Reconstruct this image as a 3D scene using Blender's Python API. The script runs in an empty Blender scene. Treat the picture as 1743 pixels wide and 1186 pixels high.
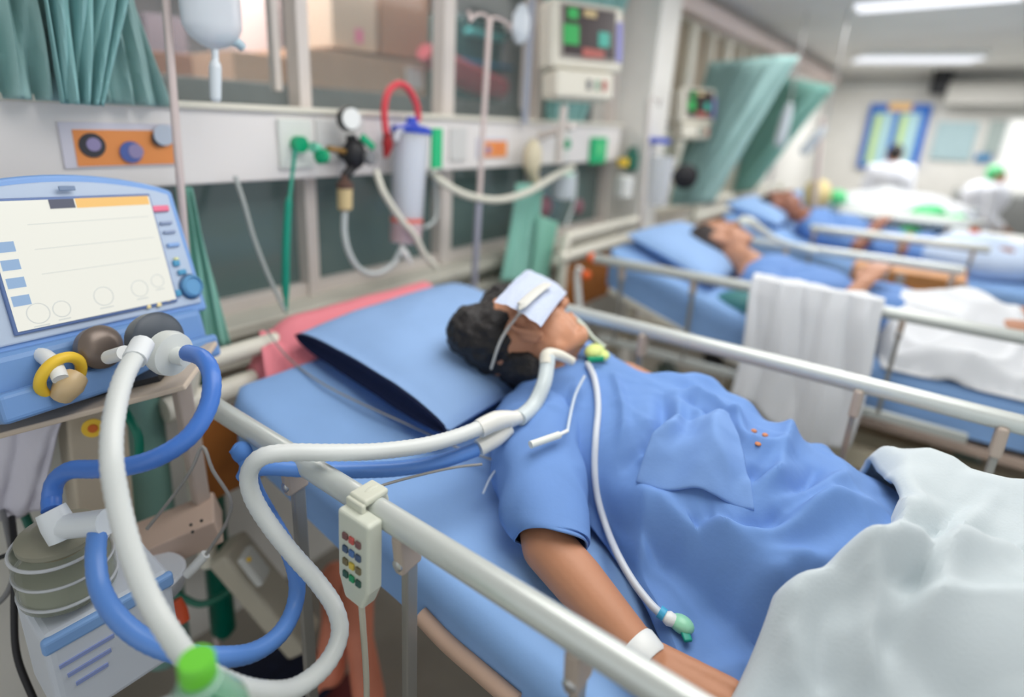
import bpy, bmesh, math, random
from mathutils import Vector, Matrix, noise
random.seed(7)
S = bpy.context.scene
C = S.collection
V = Vector
PI = math.pi

# ------------------------------------------------------------------ camera
CX = V((0.62697254, -0.21085762, 0.749963))      # world axes seen from the camera (right, down, forward)
CY = V((-0.77828639, -0.21190512, 0.59107234))
CZ = V((0.03428889, -0.95427212, -0.2969663))
PX, PY, FP, EYE = 809.0, 513.0, 970.0, 1.55
def ray(u, v):
    c = V((u - PX, v - PY, FP))
    return V((CX.dot(c), CY.dot(c), CZ.dot(c)))
def AD(u, v, d): return ray(u, v) * (d / FP) + V((0, 0, EYE))        # point at forward distance d
def AX(u, v, x): r = ray(u, v); return r * (x / r.x) + V((0, 0, EYE))  # point on plane x
def AY(u, v, y): r = ray(u, v); return r * (y / r.y) + V((0, 0, EYE))  # point on plane y
def AZ(u, v, z): r = ray(u, v); return r * ((z - EYE) / r.z) + V((0, 0, EYE))
cam = bpy.data.cameras.new('camera')
co = bpy.data.objects.new('camera', cam); C.objects.link(co)
right = V((CX.x, CY.x, CZ.x)); down = V((CX.y, CY.y, CZ.y)); fwd = V((CX.z, CY.z, CZ.z))
m = Matrix((( right.x, -down.x, -fwd.x, 0), (right.y, -down.y, -fwd.y, 0), (right.z, -down.z, -fwd.z, EYE), (0, 0, 0, 1)))
co.matrix_world = m
cam.sensor_width = 36; cam.lens = 36 * FP / 1743
cam.shift_x = (871.5 - PX) / 1743; cam.shift_y = -(593 - PY) / 1743
cam.clip_start = 0.02
cam.dof.use_dof = True; cam.dof.focus_distance = 0.84; cam.dof.aperture_fstop = 1.0
S.camera = co

# ------------------------------------------------------------------ world, light, exposure
S.view_settings.view_transform = 'Standard'; S.view_settings.look = 'None'
S.view_settings.exposure = 0.08; S.view_settings.gamma = 1; S.view_settings.use_curve_mapping = False
w = bpy.data.worlds.new('world'); S.world = w; w.use_nodes = True
w.node_tree.nodes['Background'].inputs[0].default_value = (0.93, 0.97, 1.0, 1)
w.node_tree.nodes['Background'].inputs[1].default_value = 1.0
def area(name, loc, rot, sx, sy, power, col=(1, 1, 1)):
    l = bpy.data.lights.new(name, 'AREA'); l.shape = 'RECTANGLE'; l.size = sx; l.size_y = sy; l.energy = power; l.color = col
    o = bpy.data.objects.new(name, l); C.objects.link(o); o.location = loc; o.rotation_euler = rot; return o
area('ceiling_lamp_light', (1.1, 0.25, 2.33), (0, 0, 0), 1.6, 1.0, 21, (1, .98, .95))
area('ceiling_lamp_light', (3.3, 0.2, 2.33), (0, 0, 0), 1.4, .8, 22, (1, .98, .95))
area('ceiling_lamp_light', (5.3, 0.2, 2.33), (0, 0, 0), 1.4, .8, 24, (1, .98, .95))
area('ceiling_lamp_light', (8.4, 0.0, 2.28), (0, 0, 0), 1.2, 1.8, 58)
area('ceiling_lamp_light', (0.2, -2.0, 2.33), (0, 0, 0), 1.2, .5, 8, (1, .98, .95))

# ------------------------------------------------------------------ materials
def srgb(c):
    return tuple(((x / 255) / 12.92 if x / 255 <= .04045 else ((x / 255 + .055) / 1.055) ** 2.4) for x in c) + (1,)
MATS = {}
def mat(name, rgb, rough=.6, metal=0, trans=0, alpha=1, emit=0, bump=0, bscale=60, var=0, sheen=0, ior=1.45, vscale=8):
    if name in MATS: return MATS[name]
    m = bpy.data.materials.new(name); m.use_nodes = True; nt = m.node_tree; b = nt.nodes['Principled BSDF']
    c = srgb(rgb)
    b.inputs['Base Color'].default_value = c; b.inputs['Roughness'].default_value = rough; b.inputs['Metallic'].default_value = metal
    b.inputs['Transmission Weight'].default_value = trans; b.inputs['Alpha'].default_value = alpha; b.inputs['IOR'].default_value = ior
    if sheen: b.inputs['Sheen Weight'].default_value = sheen
    if emit: b.inputs['Base Color'].default_value = tuple(x * .12 for x in c[:3]) + (1,); b.inputs['Emission Color'].default_value = c; b.inputs['Emission Strength'].default_value = emit
    tc = nt.nodes.new('ShaderNodeTexCoord')
    if bump:
        n = nt.nodes.new('ShaderNodeTexNoise'); n.inputs['Scale'].default_value = bscale; n.inputs['Detail'].default_value = 4
        nt.links.new(tc.outputs['Object'], n.inputs['Vector'])
        bp = nt.nodes.new('ShaderNodeBump'); bp.inputs['Strength'].default_value = bump; bp.inputs['Distance'].default_value = .01
        nt.links.new(n.outputs['Fac'], bp.inputs['Height']); nt.links.new(bp.outputs['Normal'], b.inputs['Normal'])
    if var:
        n = nt.nodes.new('ShaderNodeTexNoise'); n.inputs['Scale'].default_value = vscale; n.inputs['Detail'].default_value = 5
        nt.links.new(tc.outputs['Object'], n.inputs['Vector'])
        r = nt.nodes.new('ShaderNodeValToRGB'); r.color_ramp.elements[0].position = .3; r.color_ramp.elements[1].position = .7
        r.color_ramp.elements[0].color = tuple(x * (1 - var) for x in c[:3]) + (1,)
        r.color_ramp.elements[1].color = tuple(min(1, x * (1 + var)) for x in c[:3]) + (1,)
        nt.links.new(n.outputs['Fac'], r.inputs['Fac']); nt.links.new(r.outputs['Color'], b.inputs['Base Color'])
    MATS[name] = m; return m
def glassy(name, rgb, op, rough=.1):
    """thin sheet: part clear, part tinted gloss"""
    if name in MATS: return MATS[name]
    m = bpy.data.materials.new(name); m.use_nodes = True; nt = m.node_tree; b = nt.nodes['Principled BSDF']
    b.inputs['Base Color'].default_value = srgb(rgb); b.inputs['Roughness'].default_value = rough; b.inputs['Alpha'].default_value = op
    MATS[name] = m; return m
M = dict(
    wall=mat('wall_paint', (224, 222, 216), .7, bump=.05, var=.04), lowwall=mat('lower_wall', (188, 188, 176), .6, bump=.05, var=.05),
    ceil=mat('ceiling_paint', (236, 234, 230), .8, var=.04, vscale=2), floor=mat('vinyl_floor', (140, 134, 124), .35, var=.12, vscale=5),
    alu=mat('aluminium_frame', (216, 208, 202), .45, .1), panel=mat('panel_enamel', (232, 228, 226), .4),
    cream=mat('cream_plastic', (226, 222, 208), .45), white=mat('white_plastic', (232, 234, 232), .4),
    tube=mat('white_tube', (216, 220, 218), .35), btube=mat('blue_tube', (72, 122, 205), .35), btube2=mat('pale_blue_tube', (120, 165, 225), .35),
    steel=mat('brushed_steel', (190, 190, 190), .3, .8), railm=mat('rail_enamel', (205, 210, 206), .28, .25), dark=mat('dark_metal', (70, 70, 68), .4, .5),
    greyp=mat('grey_plastic', (125, 126, 128), .5), black=mat('black_rubber', (28, 28, 32), .5),
    sheet=mat('blue_sheet', (138, 176, 226), .85, bump=.04, bscale=120, var=.04), case=mat('blue_pillowcase', (146, 180, 226), .85, bump=.04, bscale=120, var=.04),
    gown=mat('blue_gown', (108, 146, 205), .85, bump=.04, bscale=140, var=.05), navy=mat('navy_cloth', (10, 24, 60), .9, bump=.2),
    blanket=mat('pale_blanket', (196, 206, 210), .95, bump=.06, bscale=220, var=.02, sheen=.2), whitec=mat('white_cloth', (228, 231, 235), .95, bump=.08, bscale=160),
    skin=mat('skin_tan', (190, 134, 102), .5, var=.05, bump=.05), skin2=mat('skin_brown', (188, 138, 112), .5, var=.08), hair=mat('black_hair', (30, 26, 26), .45, bump=.6, bscale=90, var=.4, vscale=40),
    gauze=mat('gauze', (192, 202, 224), .95, bump=.4, bscale=200), gauzey=mat('gauze_stain', (214, 212, 200), .95),
    curtain=mat('teal_curtain', (158, 194, 191), .85, var=.06, bump=.1), curtaind=mat('green_curtain', (134, 188, 174), .85, var=.08, bump=.1),
    card=mat('cardboard', (206, 172, 146), .8, var=.05), cardl=mat('pale_carton', (206, 190, 172), .8), paper=mat('paper', (236, 236, 238), .7),
    orange=mat('orange_print', (236, 150, 84), .6), green=mat('green_plastic', (0, 160, 110), .4), greenl=mat('light_green', (96, 214, 140), .4), lime=mat('lime_cap', (110, 205, 60), .35),
    red=mat('red_rubber', (214, 68, 78), .4), dred=mat('dark_red', (160, 30, 34), .5), blue=mat('royal_blue', (36, 72, 190), .4), bluep=mat('board_blue', (30, 100, 190), .6),
    pink=mat('pink_cloth', (238, 140, 150), .9), wood=mat('brown_board', (160, 98, 44), .5, var=.15, vscale=14), woodl=mat('tan_wood', (190, 130, 72), .55, var=.12, vscale=14),
    vblue=mat('ventilator_blue', (126, 166, 222), .35), vface=mat('ventilator_face', (184, 200, 222), .4), vbody=mat('ventilator_body', (112, 152, 206), .4),
    beige=mat('beige_enamel', (206, 190, 172), .5), yellow=mat('yellow_plastic', (240, 200, 60), .45), brass=mat('brass', (160, 124, 70), .4, .7),
    tank=mat('green_tank', (0, 98, 80), .35), tankl=mat('pale_tank', (120, 160, 150), .35), greyc=mat('grey_paint', (128, 130, 128), .6),
    orangek=mat('orange_knob', (250, 110, 50), .4), lilac=mat('lilac_strip', (150, 150, 214), .5), teal=mat('teal_plastic', (90, 190, 190), .5),
    shadeg=mat('greygreen_steel', (112, 128, 120), .5), tan=mat('tan_plastic', (210, 188, 140), .5), salmon=mat('salmon', (226, 112, 84), .6),
    vyellow=mat('yellow_pad', (214, 226, 140), .8), ltblue=mat('light_blue_steel', (150, 180, 225), .4), screeno=mat('screen_header', (250, 200, 120), .4, emit=.8),
    screen=mat('lit_screen', (240, 240, 230), .3, emit=.82), screenb=mat('screen_button', (150, 180, 215), .4, emit=.8), screenl=mat('screen_line', (212, 216, 212), .4, emit=.8),
    monscr=mat('monitor_screen', (120, 104, 106), .3, emit=.15), mong=mat('monitor_green', (70, 205, 110), .4, emit=.5), mont=mat('monitor_teal', (90, 210, 190), .4, emit=.5), monr=mat('monitor_red', (230, 130, 120), .4, emit=.4),
    clear=glassy('clear_plastic', (228, 232, 240), .55, .15), clear2=glassy('clear_bag', (214, 222, 230), .7, .2), jar=glassy('jar_glass', (150, 156, 140), .45, .05), glassw=glassy('window_pane', (150, 165, 165), .16, .05),
    dglass=glassy('dark_pane', (104, 124, 122), .86, .12), bottle=glassy('green_bottle', (120, 190, 150), .5, .05), water=glassy('pink_fluid', (226, 140, 130), .8, .2),
    lamp=mat('lit_tube', (245, 248, 255), .5, emit=1.1), bright=mat('daylit_blind', (255, 255, 250), .6, emit=1.0),
)

# ------------------------------------------------------------------ mesh helpers
class MB:
    def __init__(s): s.bm = bmesh.new()
    def _m(s, mt, idx):
        s.mt = mt
    def box(s, c, size, rot=None, bev=0):
        r = bmesh.ops.create_cube(s.bm, size=1); vs = r['verts']
        for v in vs: v.co = V((v.co.x * size[0], v.co.y * size[1], v.co.z * size[2]))
        if bev:
            es = list({e for v in vs for e in v.link_edges})
            q = bmesh.ops.bevel(s.bm, geom=es, offset=min(bev, min(size) * .45), segments=3, affect='EDGES', profile=.5)
            vs = q['verts'] if 'verts' in q else vs
            vs = list({v for f in q['faces'] for v in f.verts} | {v for v in vs if v.is_valid})
            seen = set(vs); st = list(vs)
            while st:
                v = st.pop()
                for e in v.link_edges:
                    o = e.other_vert(v)
                    if o not in seen: seen.add(o); st.append(o)
            vs = list(seen)
        for v in vs:
            p = v.co
            if rot: p = rot @ p
            v.co = p + V(c)
        return s
    def bar(s, p0, p1, wd, ht, up=V((0, 0, 1)), bev=0):
        p0, p1 = V(p0), V(p1); d = (p1 - p0); L = d.length; d.normalize()
        sd = d.cross(up)
        if sd.length < 1e-4: sd = d.cross(V((0, 1, 0)))
        sd.normalize(); u = sd.cross(d)
        rot = Matrix((d, sd, u)).transposed()
        return s.box((p0 + p1) / 2, (L, wd, ht), rot, bev)
    def tube(s, pts, r, seg=12, ring=0, cap=True, flat=1.0, step=.01, smooth=True):
        pts = [V(p) for p in pts]
        rs = r if isinstance(r, (list, tuple)) else None
        P = spline(pts, step, rs) if smooth and len(pts) > 2 else [(p, (rs[i] if rs else r)) for i, p in enumerate(pts)]
        if not rs and smooth and len(pts) > 2: P = [(p, r) for p, _ in P]
        prev = None; rings = []
        n = len(P); up = None
        for i, (p, rr) in enumerate(P):
            t = (P[min(i + 1, n - 1)][0] - P[max(i - 1, 0)][0])
            if t.length < 1e-9: t = V((0, 0, 1))
            t.normalize()
            if up is None:
                up = V((0, 0, 1)) if abs(t.z) < .9 else V((0, 1, 0))
            a = up - t * up.dot(t); a.normalize(); up = a; b = t.cross(a)
            k = rr * (1 + ring * (1 if i % 2 else -1))
            rings.append([s.bm.verts.new(p + (a * math.cos(2 * PI * j / seg) * flat + b * math.sin(2 * PI * j / seg)) * k) for j in range(seg)])
        for i in range(n - 1):
            for j in range(seg):
                s.bm.faces.new((rings[i][j], rings[i][(j + 1) % seg], rings[i + 1][(j + 1) % seg], rings[i + 1][j]))
        if cap: s.bm.faces.new(rings[0][::-1]); s.bm.faces.new(rings[-1])
        return s
    def cyl(s, p0, p1, r0, r1=None, seg=20):
        return s.tube([p0, p1], [r0, r0 if r1 is None else r1], seg=seg, smooth=False)
    def ell(s, c, r, rot=None, seg=20):
        q = bmesh.ops.create_uvsphere(s.bm, u_segments=seg, v_segments=max(8, seg * 2 // 3), radius=1)
        for v in q['verts']:
            p = V((v.co.x * r[0], v.co.y * r[1], v.co.z * r[2]))
            if rot: p = rot @ p
            v.co = p + V(c)
        return s
    def cap(s, p0, p1, r0, r1, seg=16):
        """tapered limb with round ends"""
        p0, p1 = V(p0), V(p1)
        s.cyl(p0, p1, r0, r1, seg); s.ell(p0, (r0,) * 3, seg=seg); s.ell(p1, (r1,) * 3, seg=seg); return s
    def lathe(s, base, axis, prof, seg=24):
        base = V(base); axis = V(axis).normalized()
        a = axis.cross(V((0, 1, 0)));
        if a.length < .1: a = axis.cross(V((1, 0, 0)))
        a.normalize(); b = axis.cross(a); rings = []
        for r, h in prof:
            rings.append([s.bm.verts.new(base + axis * h + (a * math.cos(2 * PI * j / seg) + b * math.sin(2 * PI * j / seg)) * max(r, 1e-4)) for j in range(seg)])
        for i in range(len(rings) - 1):
            for j in range(seg):
                s.bm.faces.new((rings[i][j], rings[i][(j + 1) % seg], rings[i + 1][(j + 1) % seg], rings[i + 1][j]))
        s.bm.faces.new(rings[0][::-1]); s.bm.faces.new(rings[-1]); return s
    def prism(s, poly, h, fr):
        """poly in local xz, extruded to +y by h, placed by 4x4 fr"""
        a = [s.bm.verts.new(fr @ V((x, 0, z))) for x, z in poly]; b = [s.bm.verts.new(fr @ V((x, h, z))) for x, z in poly]
        s.bm.faces.new(a); s.bm.faces.new(b[::-1]); n = len(poly)
        for i in range(n): s.bm.faces.new((a[i], b[i], b[(i + 1) % n], a[(i + 1) % n]))
        return s
    def lbox(s, fr, c, size, bev=0):
        r3 = fr.to_3x3(); return s.box(fr @ V(c), size, r3, bev)
    def grid(s, nu, nv, f, close=False):
        G = [[s.bm.verts.new(f(i / (nu - 1), j / (nv - 1))) for j in range(nv)] for i in range(nu)]
        for i in range(nu - 1):
            for j in range(nv - 1):
                s.bm.faces.new((G[i][j], G[i + 1][j], G[i + 1][j + 1], G[i][j + 1]))
        return s
def spline(pts, step, rs=None):
    out = []; n = len(pts)
    for i in range(n - 1):
        p0, p1, p2, p3 = pts[max(i - 1, 0)], pts[i], pts[i + 1], pts[min(i + 2, n - 1)]
        k = max(2, int((p2 - p1).length / step))
        for j in range(k):
            t = j / k; t2 = t * t; t3 = t2 * t
            p = .5 * ((2 * p1) + (p2 - p0) * t + (2 * p0 - 5 * p1 + 4 * p2 - p3) * t2 + (3 * p1 - p0 - 3 * p2 + p3) * t3)
            out.append((p, (rs[i] * (1 - t) + rs[i + 1] * t) if rs else 0))
    out.append((pts[-1], rs[-1] if rs else 0)); return out

def obj(name, mb, material, parent=None, smooth=True, label=None, mods=None):
    bm = mb.bm
    bmesh.ops.recalc_face_normals(bm, faces=bm.faces[:])
    me = bpy.data.meshes.new(name); bm.to_mesh(me); bm.free()
    me.materials.append(M[material] if isinstance(material, str) else material)
    if smooth:
        for p in me.polygons: p.use_smooth = True
        try: me.set_sharp_from_angle(angle=math.radians(42))
        except Exception: pass
    o = bpy.data.objects.new(name, me); C.objects.link(o)
    if parent:
        o.parent = parent; q = parent; off = V((0, 0, 0))
        while q: off += q.location; q = q.parent
        o.location = -off
    if label: o['label'] = label
    if mods:
        for k, kw in mods:
            md = o.modifiers.new(k.lower(), k)
            for a, b in kw.items(): setattr(md, a, b)
    return o
def tag(o, label, cat, group=None, kind=None):
    o['label'] = label; o['category'] = cat
    if group: o['group'] = group
    if kind: o['kind'] = kind
    return o
def thing(name, label, cat, loc, group=None):
    o = bpy.data.objects.new(name, None); C.objects.link(o); o.location = loc; o.empty_display_size = .05
    return tag(o, label, cat, group)
def struct(name, mb, material, parent=None, smooth=False):
    o = obj(name, mb, material, parent, smooth)
    if not parent: o['kind'] = 'structure'
    return o
def bake(o):
    dg = bpy.context.evaluated_depsgraph_get(); e = o.evaluated_get(dg)
    me = bpy.data.meshes.new_from_object(e); o.modifiers.clear(); old = o.data; o.data = me
    return o
def blob(name, mb, material, voxel, parent=None, smooth=6, factor=.5, label=None, disp=None):
    """union of the collected shapes grown into one continuous skin"""
    o = obj(name, mb, material, None, True, label)
    r = o.modifiers.new('remesh', 'REMESH'); r.mode = 'VOXEL'; r.voxel_size = voxel
    s = o.modifiers.new('smooth', 'SMOOTH'); s.factor = factor; s.iterations = smooth
    bake(o)
    me = o.data
    if disp:
        ns = [v.normal.copy() for v in me.vertices]
        for v, nn in zip(me.vertices, ns): v.co = disp(v.co.copy(), nn)
    for p in me.polygons: p.use_smooth = True
    if parent:
        o.parent = parent; q = parent; off = V((0, 0, 0))
        while q: off += q.location; q = q.parent
        o.location = -off
    return o
def N(x, y, z=0): return noise.noise(V((x, y, z)))
def ridge(x, y, z=0):
    return 1 - abs(noise.noise(V((x, y, z)))) * 2.4
def sst(a, b, x):
    t = max(0, min(1, (x - a) / (b - a))); return t * t * (3 - 2 * t)
def single(name, mb, material, label, cat, group=None, smooth=True, mods=None, kind=None):
    o = obj(name, mb, material, None, smooth, None, mods)
    # put the origin at the base of the thing
    me = o.data; xs = [v.co for v in me.vertices]
    c = V((sum(v.x for v in xs) / len(xs), sum(v.y for v in xs) / len(xs), min(v.z for v in xs)))
    for v in me.vertices: v.co -= c
    o.location = c
    return tag(o, label, cat, group, kind)
#PART2
# ================================================================== THE ROOM
struct('floor', MB().box((4.2, -.6, -.05), (14, 8.4, .1)), 'floor')
struct('ceiling', MB().box((4.2, 0.0, 2.45), (14, 9.0, .1)), 'ceil')
wb = MB()
wb.box((4.2, 1.56, .49), (11.8, .12, .98)); wb.box((4.2, 1.56, 2.36), (11.8, .12, .14)); wb.box((-1.3, 1.56, 1.635), (.8, .12, 1.31))
wb.box((3.17, 1.44, 1.2), (.27, .34, 2.4), bev=.008)
wb.box((6.375, 1.56, 1.635), (.25, .12, 1.31)); wb.box((8.3, 1.56, 1.635), (3.6, .12, 1.31))
struct('wall_back', wb, 'wall')
struct('wall_far', MB().box((10.06, -.4, 1.2), (.12, 5.2, 2.4)), 'wall')
struct('wall_storage', MB().box((3.2, 3.66, 1.2), (11, .12, 2.4)).box((-2.2, 2.6, 1.2), (.12, 2.2, 2.4)).box((7.2, 2.6, 1.2), (.12, 2.2, 2.4)), mat('storage_wall', (150, 144, 148), .8, var=.1, vscale=2))
struct('trim_1', MB().box((6.5, 1.43, 2.28), (6.2, .14, .1), bev=.01), mat('bulkhead_paint', (226, 208, 202), .6))
struct('trim_2', MB().box((10.0 - .06, -.3, 2.22), (.1, 3.4, .035), bev=.005).box((10 - .03, -.3, 2.3), (.05, 3.4, .02)), 'white')
sl = MB().box((.95, 1.43, 1.0), (4.1, .13, .035), bev=.006).box((.95, 1.465, .955), (4.1, .06, .055), bev=.005).box((.95, 1.44, .905), (4.1, .1, .03), bev=.005)
struct('trim_3', sl, mat('sill_enamel', (204, 202, 190), .5, var=.03))
xs = [-.9, -.22, .42, 1.04, 1.655, 2.28, 3.03]; wd = [.05, .04, .04, .04, .062, .035, .05]
for i in range(6):
    a, b = xs[i], xs[i + 1]
    fr = MB(); fr.box((b, 1.49, 1.655), (wd[i + 1], .06, 1.31), bev=.004)
    fr.box(((a + b) / 2, 1.50, 2.27), (b - a, .05, .06), bev=.004); fr.box(((a + b) / 2, 1.50, 1.035), (b - a, .05, .04), bev=.004)
    if i == 0: fr.box((a, 1.49, 1.655), (wd[0], .06, 1.31), bev=.004)
    if i in (2, 4): fr.box((b - .055, 1.52, 1.95), (.022, .03, .66), bev=.003)
    o = struct('window_%d' % (i + 1), fr, 'alu')
    obj('pane', MB().box(((a + b) / 2, 1.515, 1.90), (b - a - .03, .006, .70)), 'glassw', o, False)
    obj('pane', MB().box(((a + b) / 2, 1.515, 1.22), (b - a - .03, .006, .36)), 'dglass', o, False)
# cream sashes beyond the pillar
for i, (a, b) in enumerate(((3.32, 4.1), (4.1, 4.9), (4.9, 5.6), (5.6, 6.25))):
    fr = MB()
    for x in (a + .03, b - .03, (a + b) / 2): fr.box((x, 1.49, 1.64), (.05, .06, 1.24), bev=.004)
    fr.box(((a + b) / 2, 1.49, 1.62), (b - a, .07, .07), bev=.004); fr.box(((a + b) / 2, 1.49, 1.02), (b - a, .07, .06), bev=.004); fr.box(((a + b) / 2, 1.49, 2.25), (b - a, .07, .06), bev=.004)
    o = struct('window_%d' % (i + 7), fr, 'cream')
    obj('pane', MB().box(((a + b) / 2, 1.515, 1.93), (b - a - .06, .006, .6)), mat('brown_pane', (150, 134, 112), .3), o, False)
    obj('pane', MB().box(((a + b) / 2, 1.515, 1.3), (b - a - .06, .006, .55)), mat('pale_pane', (196, 198, 184), .35), o, False)
# bright window on the far wall
p = [AX(1722, 205, 10.0), AX(1696, 332, 10.0)]
fw = MB().box((9.97, p[0].y - .62, (p[0].z + p[1].z) / 2), (.06, 1.3, p[0].z - p[1].z + .06), bev=.01)
w11 = struct('window_11', fw, 'white')
obj('blind', MB().box((9.93, p[0].y - .62, (p[0].z + p[1].z) / 2), (.012, 1.22, p[0].z - p[1].z)), 'bright', w11, False)
tag(obj('wall_poster', MB().box((9.96, -.02, 1.55), (.012, .42, .48)), mat('pale_blue_print', (164, 188, 192), .6), None, False), 'pale blue poster on the far wall right of the blue notice board', 'poster')
tag(obj('wall_notice', MB().box((9.96, -.38 - .1, 1.62), (.012, .3, .4)), mat('grey_green_print', (160, 172, 168), .6), None, False), 'small grey-green notice near the bright window', 'notice')
tag(obj('wall_sign', MB().box((9.95, -.36, 1.36), (.014, .16, .1)), mat('blue_print', (70, 130, 175), .6), None, False), 'small blue sign below the grey-green notice', 'sign')

# notice board on far wall
def corner(u, v, x=9.9): return AX(u, v, x)
a, b = corner(1484, 176), corner(1588, 178); c = corner(1457, 285)
zt, zb = (a.z + b.z) / 2, c.z; yl, yr = (a.y + c.y) / 2, b.y
nb = thing('notice_board', 'blue notice board with yellow heading and pale lists on far wall', 'notice board', (9.93, (yl + yr) / 2, zb))
obj('board', MB().box((9.93, (yl + yr) / 2, (zt + zb) / 2), (.04, yl - yr, zt - zb), bev=.01), 'bluep', nb, False)
w_ = (yl - yr)
for k in (0, 1):
    yc = yl - w_ * (.27 + .43 * k)
    obj('sheet', MB().box((9.905, yc, (zt + zb) / 2 - .03), (.01, w_ * .33, (zt - zb) * .8)), mat('pale_list', (170, 205, 210), .7), nb, False)
    obj('strip', MB().box((9.898, yc + w_ * .09, (zt + zb) / 2 - .03), (.008, w_ * .1, (zt - zb) * .76)), mat('yellow_green_list', (190, 215, 130), .7), nb, False)
obj('heading', MB().box((9.9, (yl + yr) / 2, zt - .04), (.012, w_ * .38, .1)), mat('heading_print', (236, 190, 120), .7), nb, False)

# dark beam ends and grey duct pieces above the far wall
single('ceiling_fan_mount', MB().box(AX(1605, 130, 9.75), (.3, .2, .42), bev=.02), 'black', 'black bracket box high on far wall above the poster', 'bracket')
single('beige_locker', MB().box(AX(1700, 160, 9.7), (.3, 1.0, .26), bev=.01), mat('locker_grey', (170, 168, 162), .6), 'grey cupboard high up in the far right corner', 'cupboard')
single('nurse_counter', MB().box((9.0, -1.0, .5), (.8, 1.7, .99), bev=.01), 'greyc', 'grey counter below the bright window', 'counter')

# ceiling lights
for i, (u0, v0, u1, v1, lab) in enumerate(((1458, 12, 1743, -12, 'white ceiling light nearest the camera at top right'), (1458, 100, 1665, 100, 'white ceiling light further back above the notice board'),)):
    z = 2.34
    a, b = AZ(u0, v0, z), AZ(u1, v1, z)
    t = thing('ceiling_light', lab, 'ceiling light', ((a.x + b.x) / 2, (a.y + b.y) / 2, z), 'ceiling lights')
    L = (b - a).length; k = V((a.x * .5 + b.x * .5, a.y * .5 + b.y * .5, 0)); sx = .3 if i == 0 else .45
    d = (b - a).normalized(); 
    ob = MB(); ob.bar(a + V((0, 0, .035)), b + V((0, 0, .035)), sx, .06, bev=.008); obj('housing', ob, 'white', t, False)
    for s in (-1, 1):
        n_ = V((-d.y, d.x, 0)) * (s * sx * .25)
        obj('tube', MB().cyl(a + n_ - V((0, 0, .012)), b + n_ - V((0, 0, .012)), .016), 'lamp', t)

# ================================================================== STORE ROOM BEHIND THE GLASS
sc = MB().box((2.0, 2.62, .84), (5.0, .84, 1.68), bev=.006)
single('storage_counter', sc, mat('counter_grey', (122, 126, 126), .6, var=.08), 'grey counter seen through the upper panes, carrying cartons', 'counter')
def boxat(name, u0, v0, u1, v1, y, dep, m_, lab, cat='box', zbase=None, bev=.004, group=None):
    a, b = AY(u0, v0, y), AY(u1, v1, y)
    x0, x1 = min(a.x, b.x), max(a.x, b.x); z0, z1 = min(a.z, b.z), max(a.z, b.z)
    if zbase is not None: z0 = zbase
    t = MB().box(((x0 + x1) / 2, y + dep / 2, (z0 + z1) / 2), (x1 - x0, dep, z1 - z0), bev=bev)
    return single(name, t, m_, lab, cat, group, smooth=False), (x0, x1, z0, z1)
bx1, q = boxat('cardboard_box', 515, 80, 727, 138, 2.22, .5, 'card', 'flat brown cardboard box with white label, behind the glass', zbase=1.68)
obj('label_sheet', MB().box((q[1] - .1, 2.215, 1.765), (.12, .004, .1)), 'paper', bx1, False)
bx3, q = boxat('cardboard_box', 562, -40, 642, 74, 2.3, .36, 'cardl', 'tall pale carton with a pink mark, standing on the flat cardboard box', zbase=AY(600, 80, 2.22).z + .002)
obj('pink_mark', MB().box(((q[0] + q[1]) / 2 + .02, 2.297, 1.93), (.04, .004, .06)), mat('pink_print', (226, 120, 170), .6), bx3, False)
boxat('cardboard_box', 648, -40, 730, 74, 2.3, .3, mat('brown_carton', (166, 130, 106), .8), 'tall darker brown carton right of the pale carton', zbase=AY(600, 80, 2.22).z + .002)
boxat('cardboard_box', 395, 85, 505, 125, 2.3, .4, mat('tan_carton', (196, 162, 136), .8), 'low tan cardboard box left of the thick window post', zbase=1.68)
boxat('cardboard_box', 250, 85, 330, 125, 2.35, .3, mat('rust_carton', (168, 116, 92), .8), 'low rust-brown box behind the left drip pole', zbase=1.68)
boxat('laptop', 505, 22, 560, 66, 2.62, .04, mat('slate', (88, 92, 104), .5), 'dark slate screen standing behind the flat cardboard box', 'screen', zbase=1.68)
boxat('storage_bundle', 245, 20, 320, 80, 2.7, .2, mat('dusky', (120, 110, 120), .8), 'dusky grey bundle on the storage counter behind the left drip pole', 'bundle', zbase=1.68)
boxat('white_sack', 395, -20, 480, 70, 2.75, .25, mat('rosy_white', (224, 206, 206), .8), 'rosy white sack on the storage counter left of the cartons', 'sack', zbase=1.68)
# red bag: sagging pouch
a, b = AY(722, 88, 2.1), AY(850, 150, 2.1)
rb = MB(); rb.tube([a, a.lerp(b, .3) + V((0, 0, -.02)), a.lerp(b, .7) + V((0, 0, -.02)), b], [.05, .085, .085, .07], seg=16, flat=.8)
single('red_bag', rb, mat('red_bag_cloth', (190, 84, 96), .7), 'rosy red bag lying on the storage counter right of the cartons', 'bag')
boxat('equipment_case', 772, 20, 862, 118, 2.4, .3, mat('dark_teal', (40, 84, 84), .5), 'dark teal case with a bright band behind the thick post', 'case', zbase=1.68)
boxat('blue_tray', 780, 104, 875, 113, 2.35, .04, mat('tray_blue', (50, 130, 185), .5), 'thin blue tray leaning on the dark teal case', 'tray')
boxat('teal_bowl', 800, 46, 862, 72, 2.36, .06, 'teal', 'bright teal band in front of the dark teal case', 'band', bev=.02)
boxat('white_carton', 870, 40, 912, 62, 2.36, .2, 'white', 'small white carton right of the dark teal case', 'box')
boxat('grey_cabinet', 862, 62, 905, 108, 2.36, .3, mat('cabinet_grey', (156, 156, 158), .5), 'small grey cabinet below the white carton', 'cabinet', zbase=1.68)
for k, (u, v) in enumerate(((560, 180), (640, 160))):
    pass
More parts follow.
